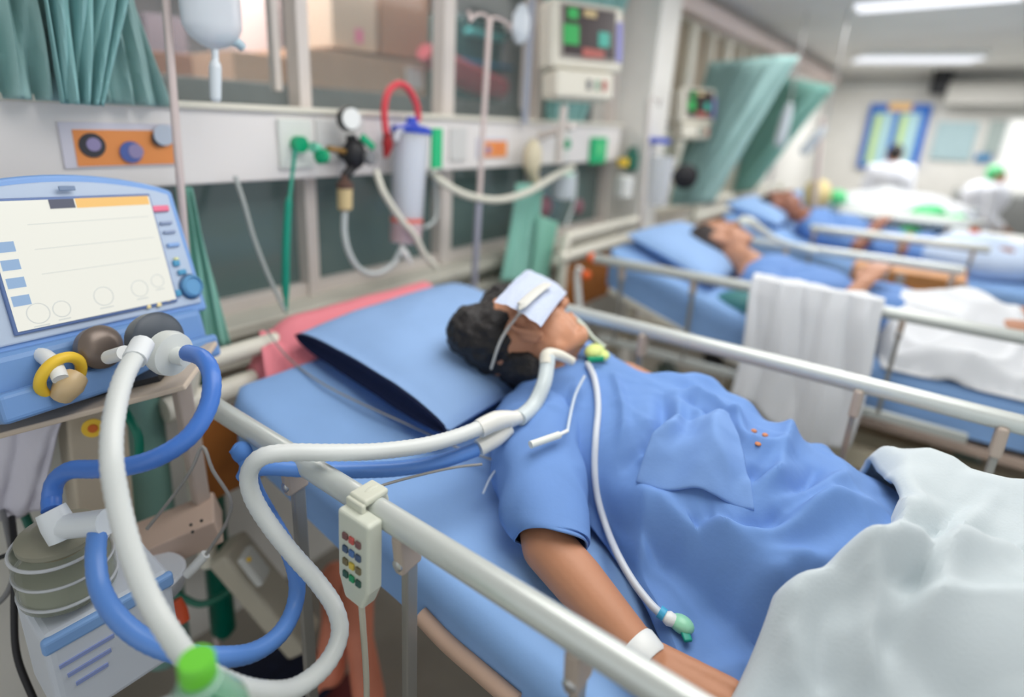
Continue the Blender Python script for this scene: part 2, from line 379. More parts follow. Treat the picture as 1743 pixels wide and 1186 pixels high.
area('storage_fill_light', (1.6, 2.4, 2.36), (0, 0, 0), 2.5, .5, 30, (1, .96, .94))  # fill light added to brighten the store room, without a fixture
# ================================================================== SERVICE PANEL AND WHAT HANGS ON IT
YP = 1.40
pz0, pz1 = AY(640, 297, YP).z, AY(640, 196, YP).z
sp = thing('service_panel', 'long white enamel service panel running along the window wall', 'wall panel', (1.0, YP, pz0))
obj('body', MB().box((.95, YP + .05, (pz0 + pz1) / 2), (4.1, .10, pz1 - pz0), bev=.006), 'panel', sp, False)
obj('top_rail', MB().box((.95, YP + .045, pz1 + .004), (4.1, .12, .016), bev=.004), 'cream', sp, False)
for (u, v) in ((503, 245), (958, 245)):
    c = AY(u, v, YP - .006)
    pl = obj('outlet_plate', MB().box(c, (.105, .012, .13), bev=.004), mat('plate_white', (222, 226, 220), .4), sp, False)
    obj('socket', MB().cyl(c + V((0, -.03, 0)), c, .022), 'green', pl)
for (u, v) in ((560, 240), (600, 240), (780, 245)):
    c = AY(u, v, YP - .004); obj('outlet_plate', MB().box(c, (.09, .01, .12), bev=.003), mat('plate_grey', (214, 214, 212), .4), sp, False)
# info poster
def poster(u0, v0, u1, v1, lab, circles, y=YP - .003):
    a, b = AY(u0, v0, y), AY(u1, v1, y); w_, h_ = b.x - a.x, a.z - b.z; cx, cz = (a.x + b.x) / 2, (a.z + b.z) / 2
    t = thing('poster', lab, 'poster', (cx, y, b.z))
    obj('sheet', MB().box((cx, y, cz), (w_, .003, h_)), mat('lilac_paper', (214, 212, 224), .6), t, False)
    obj('print', MB().box((cx + w_ * .04, y - .002, cz - h_ * .06), (w_ * .88, .002, h_ * .80)), 'orange', t, False)
    for n_, (fx, fz, r, m_) in enumerate(circles):
        q = V((a.x + fx * w_, y - .0035 - .0012 * n_, b.z + fz * h_))
        obj('picture', MB().lathe(q, (0, -1, 0), [(r * h_, 0), (r * h_, .002)]), m_, t, False)
    return t
g1, g2, g3 = mat('photo_dark', (60, 60, 66), .6), mat('photo_mauve', (150, 140, 180), .6), mat('photo_pale', (190, 200, 214), .6)
poster(97, 207, 303, 281, 'orange poster with round pictures on the service panel above the ventilator', [(.24, .5, .27, g1), (.25, .52, .15, g2), (.56, .34, .25, mat('photo_blue', (84, 104, 170), .6)), (.60, .36, .17, g2), (.84, .66, .2, g1), (.88, .74, .25, g3)])
poster(812, 234, 862, 268, 'small orange picture card behind the second drip pole', [(.35, .4, .2, g2), (.7, .5, .16, mat('photo_orange', (240, 130, 80), .6))])
# green tags
for u0, v0, u1, v1, lab in ((735, 218, 751, 286, 'tall green tag beside the suction canister'), (1007, 234, 1029, 277, 'small green sign on the service panel left of the pillar')):
    y = YP - .01 if u0 > 900 else 1.3
    a, b = AY(u0, v0, y), AY(u1, v1, y)
    t = single('green_tag', MB().box((a + b) / 2, (b.x - a.x, .012, a.z - b.z), bev=.003), mat('tag_green', (30, 184, 120), .5), lab, 'tag', smooth=False)
    if u0 > 900: obj('mark', MB().box((a + b) / 2 + V((0, -.008, .01)), ((b.x - a.x) * .4, .003, (a.z - b.z) * .5)), 'greenl', t, False)
# oxygen regulator
Q = lambda u, v, y=1.34: AY(u, v, y)
rg = thing('gas_regulator', 'black gas regulator with round white gauge and green fittings on the panel', 'regulator', Q(605, 262))
c = Q(603, 262); obj('regulator_body', MB().ell(c, (.036, .032, .045)).cyl(c, c + V((0, .06, 0)), .02).cyl(c - V((0, 0, .03)), Q(587, 300), .014).bar(Q(597, 230), c, .024, .02), 'black', rg)
c2 = Q(597, 203, 1.32); obj('gauge', MB().lathe(c2 + V((0, .02, 0)), (-.15, -1, .05), [(.03, 0), (.034, .004), (.034, .024), (.03, .028)]), 'dark', rg)
obj('gauge_face', MB().lathe(c2 - V((.0045, .0085, -.0015)), (-.15, -1, .05), [(.029, 0), (.029, .003)]), 'white', rg)
obj('inlet_stem', MB().cyl(Q(605, 262), Q(558, 252), .008), 'brass', rg)
obj('green_knob', MB().lathe(Q(548, 266, 1.33), (-1, -.4, 0), [(.012, -.012), (.02, -.008), (.02, .01), (.012, .014)]), 'green', rg)
obj('green_cap', MB().lathe(Q(538, 252, 1.34), (-1, -.2, .2), [(.012, -.01), (.014, .014)]), mat('mint', (110, 200, 170), .4), rg)
obj('green_lever', MB().bar(Q(615, 232, 1.31), Q(636, 252, 1.31), .012, .02, bev=.003), 'green', rg)
obj('side_dial', MB().lathe(Q(628, 268, 1.31), (.1, -1, 0), [(.022, 0), (.022, .012), (.018, .016)]), 'greyp', rg)
# humidifier bottle with tube
jr = thing('water_trap', 'small tan brown-capped jar hanging under the gas regulator', 'jar', Q(587, 356, 1.34))
a, b = Q(587, 318, 1.34), Q(587, 355, 1.34); obj('jar_body', MB().lathe(b, a - b, [(.012, -.006), (.021, 0), (.022, (a - b).length), (.018, (a - b).length + .004)]), 'tan', jr)
obj('cap', MB().lathe(a, (0, 0, 1), [(.024, -.004), (.024, .012), (.012, .018), (.008, .035)]), mat('brown_cap', (96, 70, 60), .5), jr)
obj('hose', MB().tube([Q(587, 357, 1.34), Q(586, 395, 1.34), Q(594, 430, 1.33), Q(612, 458, 1.32), Q(640, 466, 1.31), Q(668, 450, 1.31), Q(682, 425, 1.30)], .009), mat('clear_hose', (196, 204, 204), .25), jr)
# suction canister
yc = 1.32; top = AY(700, 222, yc); bot = AY(690, 412, yc); r = .057
cn = thing('suction_canister', 'clear suction canister with blue lid and pinkish fluid at the bottom', 'canister', bot)
ax = top - bot; L = ax.length
obj('body', MB().lathe(bot, ax, [(.2 * r, 0), (.86 * r, .0), (.9 * r, .01), (r, L - .02), (r * 1.04, L)], seg=32), 'clear', cn)
obj('liner', MB().lathe(bot + ax * .12, ax, [(.55 * r, .03), (.72 * r, .05), (.8 * r, L * .7), (.7 * r, L * .8)], seg=32), mat('white_liner', (214, 220, 232), .6), cn)
obj('fluid', MB().lathe(bot + ax * .01, ax, [(.86 * r, 0), (.93 * r, L * .22)], seg=32), mat('pink_fluid_body', (226, 110, 96), .3), cn)
obj('lid', MB().lathe(top, ax, [(r * 1.12, -.008), (r * 1.14, .006), (r * .9, .014), (r * .4, .018), (.016, .03), (.016, .04)], seg=32), 'blue', cn)
obj('side_spout', MB().tube([top + V((-.045, -.02, .0)), top + V((-.075, -.02, -.005)), top + V((-.085, -.02, -.03))], .008), 'clear', cn)
single('suction_hose', MB().tube([AY(712, 206, yc), AY(709, 178, yc), AY(694, 150, yc), AY(676, 143, yc), AY(660, 158, yc), AY(654, 190, yc), AY(657, 226, yc)], .0105), 'red', 'red rubber hose looping over the suction canister', 'hose')
single('red_valve', MB().tube([AY(657, 222, 1.33), AY(660, 245, 1.33), AY(656, 268, 1.33)], [.008, .018, .006], smooth=True), 'dred', 'dark red bulb at the end of the red rubber hose', 'valve')
H = mat('clear_hose', (196, 204, 204), .25); HC = mat('cream_hose', (216, 214, 200), .4)
single('drain_hose', MB().tube([AY(640, 290, 1.32), AY(652, 325, 1.29), AY(680, 370, 1.27), AY(705, 400, 1.26), AY(722, 432, 1.25), AY(742, 455, 1.24)], .010), HC, 'cream hose crossing in front of the suction canister', 'hose')
single('drain_hose', MB().tube([AY(682, 418, 1.3), AY(690, 432, 1.29), AY(700, 448, 1.28)], [.006, .012, .006]), 'white', 'short white connector hanging below the suction canister', 'connector')
single('side_hose', MB().tube([AY(734, 290, 1.34), AY(742, 330, 1.35), AY(741, 372, 1.35), AY(722, 388, 1.33)], .006), H, 'thin clear hose right of the suction canister', 'hose')
single('oxygen_hose', MB().tube([AY(730, 290, 1.36), AY(760, 315, 1.3), AY(800, 334, 1.27), AY(850, 340, 1.25), AY(900, 326, 1.24), AY(940, 302, 1.26), AY(975, 284, 1.34)], .0135), HC, 'thick cream hose sagging between canister and monitor', 'hose')
single('green_oxygen_tube', MB().tube([AY(502, 255, 1.36), AY(497, 300, 1.32), AY(493, 335, 1.30), AY(491, 345, 1.3), AY(487, 420, 1.28), AY(486, 490, 1.27), AY(487, 510, 1.26), AY(487, 532, 1.25)], [.006, .005, .005, .0095, .0105, .0105, .006, .004]), mat('oxygen_green', (0, 140, 116), .35), 'dark green oxygen tube hanging from the outlet', 'tube')
single('thin_line', MB().tube([AY(400, 300, 1.37), AY(415, 345, 1.35), AY(432, 405, 1.33), AY(455, 465, 1.30), AY(476, 510, 1.27), AY(486, 530, 1.25)], .0055), mat('grey_line', (170, 176, 174), .4), 'thin grey line hanging from the panel left of the green tube', 'tube')
single('breathing_bag', MB().ell(AY(906, 268, 1.33), (.05, .035, .075)).tube([AY(906, 292, 1.33), AY(912, 310, 1.33), AY(920, 318, 1.33)], [.02, .02, .015]), mat('yellowed_bag', (214, 204, 176), .5), 'yellowish breathing bag hanging on the panel left of the monitor stand', 'bag')
sb = single('suction_bottle', MB().lathe(AY(958, 340, 1.33), (0, 0, 1), [(.03, -.0), (.048, .01), (.05, .1), (.04, .12)]), 'clear2', 'clear wall bottle below the monitor stand', 'bottle')
obj('cap', MB().lathe(AY(960, 300, 1.33), (0, 0, 1), [(.046, .0), (.046, .016), (.02, .026)]), mat('pale_mint', (190, 222, 208), .4), sb)
single('drain_line', MB().tube([AY(980, 290, 1.32), AY(978, 340, 1.30), AY(968, 370, 1.3), AY(962, 385, 1.28)], .006), H, 'clear drain line falling from the wall bottle', 'tube')
single('small_pink_bag', MB().ell(AY(925, 352, 1.40), (.06, .03, .05)).ell(AY(985, 352, 1.4), (.03, .02, .04)), mat('mauve_bag', (150, 104, 116), .7), 'mauve pouch hanging under the panel beside the wall bottle', 'pouch')

# ------------------------------------------------------------------ drip poles
def pole(p0, p1, r, lab, hooks=None, mtl='alu', name='drip_pole', base=True, extra=None):
    p0, p1 = V(p0), V(p1)
    t = thing(name, lab, 'pole', (p1.x, p1.y, min(p1.z, p0.z)))
    obj('shaft', MB().cyl(p1, p0, r), mtl, t)
    if hooks:
        for s in hooks:
            obj('hook', MB().tube([p0, p0 + V((.03 * s, 0, .012)), p0 + V((.09 * s, -.01, .0)), p0 + V((.11 * s, -.01, -.02)), p0 + V((.12 * s, -.01, .01))], .006), mtl, t)
    return t
rosy = mat('rosy_steel', (214, 198, 194), .35, .2)
a, b = AY(282, 0, 1.27), AY(307, 313, 1.27); d = (a - b)
pole(a + d * .6, b - d * 3.5, .0085, 'thin pinkish drip pole behind the ventilator at upper left', (1, -1), rosy)
a, b = AY(833, 34, 1.27), AY(808, 470, 1.27); d = (a - b)
t = pole(a, b - d * 1.15, .0095, 'drip pole with hooked top standing behind the pillow', (1, -1), rosy)
obj('lower_tube', MB().cyl(b - d * .4, AY(815, 340, 1.27), .0125), mat('mauve_steel', (170, 170, 184), .35, .3), t)
a, b = AX(1104, 180, 2.72), AX(1092, 372, 2.72); d = a - b
t = pole(a + d * .05, b - d * 1.55, .013, 'white drip pole at the head of the second bed', (1,), 'alu')
a, b = AY(905, 0, 1.36), AY(893, 210, 1.36)
tag(obj('curtain_pole', MB().cyl(a, b, .014), mat('bluegrey_pole', (158, 164, 178), .5)), 'blue-grey upright pole left of the patient monitor', 'pole')
a, b = AY(945, 300, 1.28), AY(905, 470, 1.25)

# drip bag
c = AY(352, 30, 1.22)
iv = thing('drip_bag', 'clear drip bag hanging at the top left beside the pole', 'drip bag', c + V((0, 0, -.2)))
top = AY(350, -70, 1.22); b0 = AY(366, 84, 1.22)
obj('bag', MB().tube([top, top.lerp(b0, .2), top.lerp(b0, .75), top.lerp(b0, .92), b0], [.05, .065, .062, .04, .01], flat=.5, seg=20), 'clear2', iv)
ch = AY(367, 172, 1.22)
obj('drip_chamber', MB().tube([b0, b0.lerp(ch, .2), b0.lerp(ch, .35), b0.lerp(ch, .95), ch], [.007, .007, .0125, .011, .004], step=.004), mat('chamber', (214, 222, 228), .3), iv)
obj('port', MB().tube([b0 + V((.01, 0, .02)), AY(400, 70, 1.22), AY(414, 82, 1.22)], [.012, .011, .009]), mat('port_blue', (176, 198, 208), .4), iv)
# hanging bottle-like bag further back near pole 2
single('drip_bag', MB().tube([AY(890, 8, 1.24), AY(888, 30, 1.24), AY(884, 58, 1.24), AY(880, 72, 1.24)], [.02, .045, .045, .015], flat=.5, seg=16), 'clear2', 'small clear bag hanging by the second drip pole hook', 'drip bag')

# ------------------------------------------------------------------ patient monitors
def frame_at(c, right, upv):
    x = V(right).normalized(); y = V(upv).cross(x).normalized(); z = x.cross(y).normalized()
    # y points away from the viewer
    return Matrix(((x.x, y.x, z.x, c[0]), (x.y, y.y, z.y, c[1]), (x.z, y.z, z.z, c[2]), (0, 0, 0, 1)))
def monitor(c, w_, h_, yaw, lab, group=None, tilt=.12):
    fr = Matrix.Translation(V(c)) @ Matrix.Rotation(yaw, 4, 'Z') @ Matrix.Rotation(-tilt, 4, 'X')
    t = thing('patient_monitor', lab, 'monitor', fr @ V((0, 0, -h_ * .62 - .1)), group)
    obj('housing', MB().lbox(fr, (0, .05, 0), (w_, .1, h_), .02), 'cream', t, False)
    obj('bezel', MB().lbox(fr, (-.01 * w_, -.004, .01), (w_ * .76, .012, h_ * .78), .004), mat('bezel_grey', (176, 170, 164), .5), t, False)
    s = obj('screen', MB().lbox(fr, (-.01 * w_, -.012, .01), (w_ * .7, .006, h_ * .7)), 'monscr', t, False)
    for (x, z, rx, rz, m_) in ((-.25, .24, .08, .09, 'mong'), (-.27, -.06, .12, .17, 'mong'), (.18, -.08, .09, .13, 'mont'), (-.04, -.3, .09, .08, 'monr'), (.1, -.3, .1, .07, 'monr'), (-.02, .27, .1, .06, 'tan')):
        obj('reading', MB().lbox(fr, (x * w_, -.017, z * h_ + .01), (rx * w_ * 1.7, .004, rz * h_ * 1.7), .012), m_, s, False)
    obj('button_strip', MB().lbox(fr, (w_ * .43, -.004, -.01), (w_ * .07, .01, h_ * .6), .003), 'lilac', t, False)
    md = obj('module_unit', MB().lbox(fr, (-.02, .04, -h_ * .73), (w_ * .8, .11, h_ * .42), .015), 'cream', t, False)
    for x, m_ in ((-.02, 'greyp'), (.1, mat('dull_green', (150, 180, 160), .5)), (.2, 'monr')):
        obj('port', MB().lbox(fr, (x * w_, -.018, -h_ * .73), (.02, .01, .04), .004), m_, md, False)
    return t, fr
mc = AY(1002, 62, 1.22)
mt, fr = monitor(mc, .36, .255, -.42, 'cream patient monitor with green readings high above the first bed')
obj('mount_post', MB().cyl(fr @ V((-.08, .05, -.26)), V((fr @ V((-.08, .05, -.2))).xy.to_3d() + V((0, 0, 1.40))) , .016), 'alu', mt)
obj('mount_arm', MB().bar(V((mt.location.x - .02, 1.24, 1.56)), V((mt.location.x - .02, 1.42, 1.50)), .04, .03, bev=.004), 'alu', mt, False)
mc2 = AX(1190, 180, 3.55)
m2, fr = monitor(mc2, .27, .2, -.45, 'small patient monitor above the second bed beside the teal curtain')
obj('mount_post', MB().bar(mc2 + V((.02, .06, -.1)), V((mc2.x + .05, 1.47, mc2.z - .1)), .04, .04), 'alu', m2, False)

# ------------------------------------------------------------------ curtains
def curtain(name, top, bot, amp, folds, m_, lab, nrm=V((0, -1, 0)), nu=90, nv=24, pinch=None, ph=0, kind='curtain'):
    """top/bot: (left,right) points; folds run down the cloth"""
    def f(u, v):
        a = V(top[0]).lerp(V(top[1]), u); b = V(bot[0]).lerp(V(bot[1]), u)
        p = a.lerp(b, v)
        if pinch:
            k = math.sin(PI * v) * pinch; p += V((0, 0, -k * (1 - abs(2 * u - 1))))
        ww = amp * (math.sin(u * folds * 2 * PI + ph + 1.2 * math.sin(v * 2 + u * 5)) + .5 * math.sin(u * folds * 3.7 * PI + v * 3))
        return p + nrm * ww
    return single(name, MB().grid(nu, nv, f), m_, lab, kind, mods=[('SOLIDIFY', dict(thickness=.003))])
y = 1.33
curtain('curtain', (AY(-160, -60, y), AY(222, -60, y)), (AY(-160, 158, 1.36), AY(283, 182, 1.36)), .02, 9, 'curtain', 'bunched teal curtain hanging over the panel at upper left')
curtain('curtain', (AY(60, -60, y - .05), AY(225, -60, y - .05)), (AY(108, 176, y - .02), AY(172, 180, y - .02)), .018, 4, mat('teal_curtain_b', (136, 182, 182), .85, bump=.1), 'narrow tied fold of teal curtain in front of the bunched one', ph=2)
curtain('curtain', (AY(300, 318, 1.33), AY(326, 318, 1.33)), (AY(310, 590, 1.28), AY(392, 590, 1.28)), .008, 4, 'curtaind', 'green curtain hem showing right of the ventilator screen')
curtain('curtain', (AY(878, 312, 1.34), AY(925, 312, 1.34)), (AY(848, 478, 1.28), AY(915, 478, 1.28)), .01, 4, 'curtaind', 'green curtain below the panel beyond the drip pole')
curtain('curtain', (AY(915, 366, 1.30), AY(952, 380, 1.30)), (AY(893, 500, 1.26), AY(930, 500, 1.26)), .01, 3, mat('mint_curtain', (130, 186, 168), .85), 'pale mint cloth hanging left of the second bed headboard')
curtain('curtain', (AY(925, -40, 1.44), AY(1085, -40, 1.40)), (AY(925, 225, 1.44), AY(985, 225, 1.42)), .012, 5, mat('pale_teal_curtain', (132, 176, 172), .85), 'pale teal curtain behind the high patient monitor')
# big gathered curtain between second and third bed
tl, tr = AX(1180, 96, 4.1), AX(1342, 94, 3.6)
curtain('curtain', (V((4.2, 1.33, 2.0)), AX(1342, 94, 3.55)), (AX(1150, 350, 3.7), AX(1198, 346, 3.55)), .045, 7, 'curtain', 'large teal curtain swept down to the wall beyond the second bed', nrm=V((-.7, .7, 0)).normalized())
curtain('curtain', (V((6.0, 1.30, 2.05)), AX(1410, 146, 5.4)), (AX(1230, 330, 5.7), AX(1272, 326, 5.5)), .05, 6, mat('teal_curtain_c', (134, 186, 176), .85), 'second teal curtain further down the ward', nrm=V((-.7, .7, 0)).normalized())
single('curtain_rail', MB().tube([V((4.2, 1.4, 2.03)), V((4.0, .9, 2.03)), V((3.6, .35, 2.03)), V((3.5, -1.2, 2.03))], .012), 'alu', 'curtain rail above the large teal curtain', 'rail') if False else None
# clear bags hanging by bed three
for u0, v0, u1, v1, lab in ((1345, 175, 1325, 250, 'whitish drip bag hanging in front of the second teal curtain'), (1405, 215, 1365, 262, 'whitish cloth bundle hanging right of the drip bag')):
    a, b = AX(u0, v0, 5.0), AX(u1, v1, 5.0)
    hb_ = single('hanging_bag', MB().tube([a, a.lerp(b, .3), a.lerp(b, .8), b], [.03, .07, .08, .05], flat=.5, seg=16), 'clear2', lab, 'bag')
    obj('hanger', MB().cyl(a, V((a.x, a.y, 2.4)), .006), 'steel', hb_)
a, b = AX(1398, 215, 5.2), AX(1388, 330, 5.2)
pole(a + (a - b) * .1, b - (a - b) * 1.55, .02, 'pinkish drip pole standing by the third bed', (1,), rosy)
# equipment between column and curtain
c = AX(1165, 300, 3.3)
single('wall_fan', MB().lathe(c, (-1, -.6, 0), [(.03, -.03), (.06, -.02), (.07, .02), (.03, .04)]), 'black', 'dark round device on the wall left of the large teal curtain', 'device')
boxes = [(1075, 262, .06, .05, .12, 'green_tank_cap', 'tank', 'dark green small cylinder hanging near the pillar'), ]
single('gas_bottle', MB().lathe(AX(1074, 282, 3.0), (0, 0, 1), [(.02, -.03), (.035, -.02), (.035, .06), (.02, .08), (.02, .10)]), 'tank', 'small dark green bottle on the wall right of the pillar', 'bottle')
single('white_jar', MB().lathe(AX(1062, 318, 2.9), (0, 0, 1), [(.03, -.06), (.045, -.05), (.045, .05), (.03, .06)]), 'white', 'white jar on the wall right of the pillar', 'jar')
single('jar_cap', MB().lathe(AX(1060, 276, 2.93), (0, 0, 1), [(.03, -.02), (.03, .02)]), 'yellow', 'yellow cap above the white jar on the wall', 'cap')
cn2 = single('suction_canister', MB().lathe(AX(1120, 330, 3.1), (0, 0, 1), [(.05, -.06), (.055, .0), (.065, .2)]), 'clear', 'clear suction canister at the head of the second bed', 'canister')
obj('lid', MB().lathe(AX(1118, 240, 3.1), (0, 0, 1), [(.07, -.01), (.07, .01), (.03, .02)]), 'blue', cn2)
single('wood_bracket', MB().bar(AX(1098, 140, 3.6), AX(1076, 205, 3.5), .05, .06, bev=.004), mat('bracket_wood', (170, 136, 106), .6), 'brown wooden bracket beside the pillar', 'bracket')
single('red_pouch', MB().ell(AX(1090, 225, 3.3), (.05, .04, .06)), mat('rosy', (206, 150, 146), .7), 'small rosy pouch hanging beside the pillar', 'pouch')
# ================================================================== BEDS
def zmat(kind):
    if kind == 1: return lambda y: .80 + max(0, y + .02) * .17 + .01 * sst(.8, 1.1, y)
    if kind == 2: return lambda y: .85 + max(0, y - .28) * .32
    return lambda y: .85 + max(0, y - .25) * .27
def mattress(x0, x1, y0, y1, zf, th, lab, seed=0, over=.0):
    def g(u, v):
        return None
    mb = MB(); nx, ny = 60, 120
    def top(x, y, s):
        ex = min(x - x0, x1 - x) ; ey = min(y - y0, y1 - y); e = min(ex, ey)
        r = .035; drop = 0
        if e < r: drop = r - math.sqrt(max(0, r * r - (r - e) ** 2))
        w = .004 * N(x * 9 + seed, y * 9) + .006 * max(0, ridge(x * 4 + seed, y * 5 + x * 3, 2) - .75)
        return zf(y) - drop + w
    def F(u, v):
        # u wraps round the cross-section
        x = x0 + (x1 - x0) * u; y = y0 + (y1 - y0) * v
        return x, y
    G = []
    U = [0, 0, 0] + [i / nx for i in range(nx + 1)] + [1, 1, 1]
    for i, u in enumerate(U):
        row = []
        for j in range(ny + 1):
            v = j / ny; x, y = F(u, v)
            z = top(x, y, 0)
            rc = .075; ey = max(0, y - (y1 - rc), (y0 + rc) - y); pin = rc - math.sqrt(max(0, rc * rc - ey * ey))
            if i < 3: z = top(x0 + .003, y, 0) - th * (3 - i) / 3 + .0; x = x0 + .004 + .006 * N(y * 6 + seed, i * 2.) 
            if i > nx + 3: z = top(x1 - .003, y, 0) - th * (i - nx - 3) / 3; x = x1 - .004 + .006 * N(y * 6 + seed, i)
            xm = (x0 + x1) / 2; x = xm + (x - xm) * (1 - pin / ((x1 - x0) / 2))
            row.append(mb.bm.verts.new((x, y, z)))
        G.append(row)
    for i in range(len(G) - 1):
        for j in range(ny): mb.bm.faces.new((G[i][j], G[i + 1][j], G[i + 1][j + 1], G[i][j + 1]))
    # ends and underside
    for j in (0, ny):
        q = [G[i][j] for i in range(len(G))]
        mb.bm.faces.new(q)
    L, R = G[0], G[-1]
    for j in range(ny): mb.bm.faces.new((L[j], L[j + 1], R[j + 1], R[j]))
    return single('mattress', mb, 'sheet', lab, 'mattress')
def rail(parent, x, y0, y1, z, r, posts, lowz=.62, knob=False, side=1):
    ra = obj('side_rail', MB().tube([V((x, y0, z)), V((x, (y0 + y1) / 2, z + .001)), V((x, y1, z))], r, seg=20, flat=1.15), 'railm', parent)
    for p in posts:
        obj('rail_post', MB().bar((x + .012 * side, p, z - .045), (x + .012 * side, p, lowz), .022, .012, up=V((0, 1, 0)), bev=.003), mat('post_steel', (160, 158, 152), .35, .5), ra, False)
        br = obj('bracket', MB().bar((x + .004 * side, p, z - .008), (x + .01 * side, p, z - .07), .04, .018, up=V((0, 1, 0)), bev=.006), mat('bracket_tan', (178, 164, 152), .5), ra, False)
        obj('rivet', MB().lathe(V((x + .004 * side - .012, p, z - .055)), (-1, 0, 0), [(.008, 0), (.008, .004), (.005, .006)]), 'steel', br)
    obj('lower_rail', MB().bar((x + .012 * side, y0 + .05, lowz), (x + .012 * side, y1 - .05, lowz), .02, .03, bev=.004), 'railm', ra, False)
    if knob:
        obj('rail_knob', MB().ell((x, y1 + .012, z), (.022, .022, .022)), 'orangek', ra)
        obj('rail_knob', MB().ell((x - .0, y1 + .03, z - .075), (.02, .02, .02)), 'orangek', ra)
        obj('rail_hinge', MB().tube([(x, y1 + .06, z - .05), (x, y1 + .07, z - .09), (x, y1 + .04, z - .26)], .014), 'white', ra)
    return ra
def bed(x0, x1, lab, kind, z, r, lowz, posts, knob=False, yh=1.2, yf=-1.0, board='headboard', railspan=(( -.95, .93), (-.3, .75))):
    t = thing('hospital_bed', lab, 'bed', ((x0 + x1) / 2, .1, 0))
    rail(t, x0, railspan[0][0], railspan[0][1], z, r, posts[0], lowz, knob, 1)
    rail(t, x1, railspan[1][0], railspan[1][1], z, r, posts[1], lowz, False, -1)
    m0, m1 = x0 + .07, x1 - .07
    hb = MB(); hz = {1: 1.02, 2: 1.10, 3: 1.1}[kind]
    rr = .022
    for q in (m0, m1): hb.tube([(q, yh, .5), (q, yh, hz - .06), (q + (.05 if q == m0 else -.05), yh, hz)], rr, step=.02)
    hb.tube([(m0 + .03, yh, hz), ((m0 + m1) / 2, yh, hz + .001), (m1 - .03, yh, hz)], rr)
    h = obj('headboard', hb, 'cream', t)
    obj('head_tube', MB().cyl((m0 - .05, yh + .0, hz - .085), (m1, yh, hz - .085), .028), 'cream', h)
    obj('head_panel', MB().box(((m0 + m1) / 2, yh, hz - .24), (m1 - m0 - .02, .018, .22), bev=.004), 'wood', h, False)
    pf = MB(); pf.box(((m0 + m1) / 2, -.35, .66), (m1 - m0, 1.3, .03), bev=.005)
    obj('platform', pf, mat('platform_tan', (186, 166, 152), .5), t, False)
    bk = {1: V((0, 1.1, .82)), 2: V((0, .98, .93)), 3: V((0, .98, .90))}[kind]
    pb = MB(); pb.bar(((m0 + m1) / 2, .3, .70), ((m0 + m1) / 2, bk.y, bk.z - .02), m1 - m0 - (.16 if kind == 1 else 0), .025, bev=.005)
    obj('back_section', pb, 'cream', t, False)
    fr = MB()
    ye = .42 if kind == 1 else 1.2
    for q in (m0 + .02, m1 - .02): fr.box((q, (ye - 1) / 2, .52), (.05, ye + 1, .07), bev=.005)
    for yy in ((-.9, -.2, .38) if kind == 1 else (-.9, -.2, .5, 1.1)): fr.box(((m0 + m1) / 2, yy, .52), (m1 - m0 - .1, .06, .05), bev=.004)
    fr.box(((m0 + m1) / 2, -.2, .42), (.12, 1.4, .1), bev=.01)
    obj('bed_frame', fr, mat('frame_cream', (202, 194, 172), .5), t, False)
    bb = MB()
    yb = .5 if kind == 1 else 1.05
    for q in (m0 + .06, m1 - .06): bb.box((q, (yb - .85) / 2, .24), (.06, yb + .85, .08), bev=.008)
    for yy in (-.75, yb - .12): bb.box(((m0 + m1) / 2, yy, .24), (m1 - m0, .08, .08), bev=.008)
    for q in ((-.5, .1) if kind == 1 else (-.5, .6)): bb.bar(((m0 + m1) / 2, q, .26), ((m0 + m1) / 2, q + .25, .5), .08, .06, bev=.008)
    obj('under_frame', bb, 'shadeg', t, False)
    for q in (m0 + .06, m1 - .06):
        for yy in (-.75, yb - .1):
            cs = obj('caster', MB().cyl((q - .02, yy, .07), (q + .02, yy, .07), .068, seg=28), 'black', t)
            obj('caster_fork', MB().box((q, yy, .16), (.07, .06, .08), bev=.01), 'greyp', cs, False)
    return t
B1 = bed(.433, 1.384, 'nearest hospital bed, holding the ventilated patient in blue', 1, 1.05, .0165, .36, ((.94 - .24, .447, .19, -.1, -.5), (.52, .04, -.19)), railspan=((-.95, .94), (-.95, .79)))
B2 = bed(2.06, 3.0, 'second hospital bed with white cloths over its side rail and orange rail knobs', 2, 1.05, .0165, .72, ((.90, .62, .33, -.0), (.5, .1, -.12)), knob=True, railspan=((-.27, 1.02), (-.15, .66)))
B3 = bed(3.73, 4.67, 'third hospital bed, beyond the brown-panelled cabinet', 3, 1.05, .018, .75, ((.5, .1, -.2), (.3, -.1)), railspan=((-.26, .52), (-.2, .5)))
B4 = bed(5.40, 6.34, 'furthest hospital bed, in front of the far wall', 3, 1.0, .02, .75, ((.4, -.1), (.3, -.1)), railspan=((-.3, .6), (-.3, .6)))
z1, z2, z3 = zmat(1), zmat(2), zmat(3)
mattress(.525, 1.325, -.98, 1.10, z1, .10, 'blue-sheeted mattress under the ventilated patient')
mattress(2.13, 2.93, -.98, 1.02, z2, .13, 'blue-sheeted mattress of the second bed, back raised', 3)
mattress(3.80, 4.60, -.98, 1.05, z3, .13, 'blue-sheeted mattress of the third bed', 5)
mattress(5.47, 6.27, -.98, 1.05, z3, .13, 'blue-sheeted mattress of the furthest bed', 8)

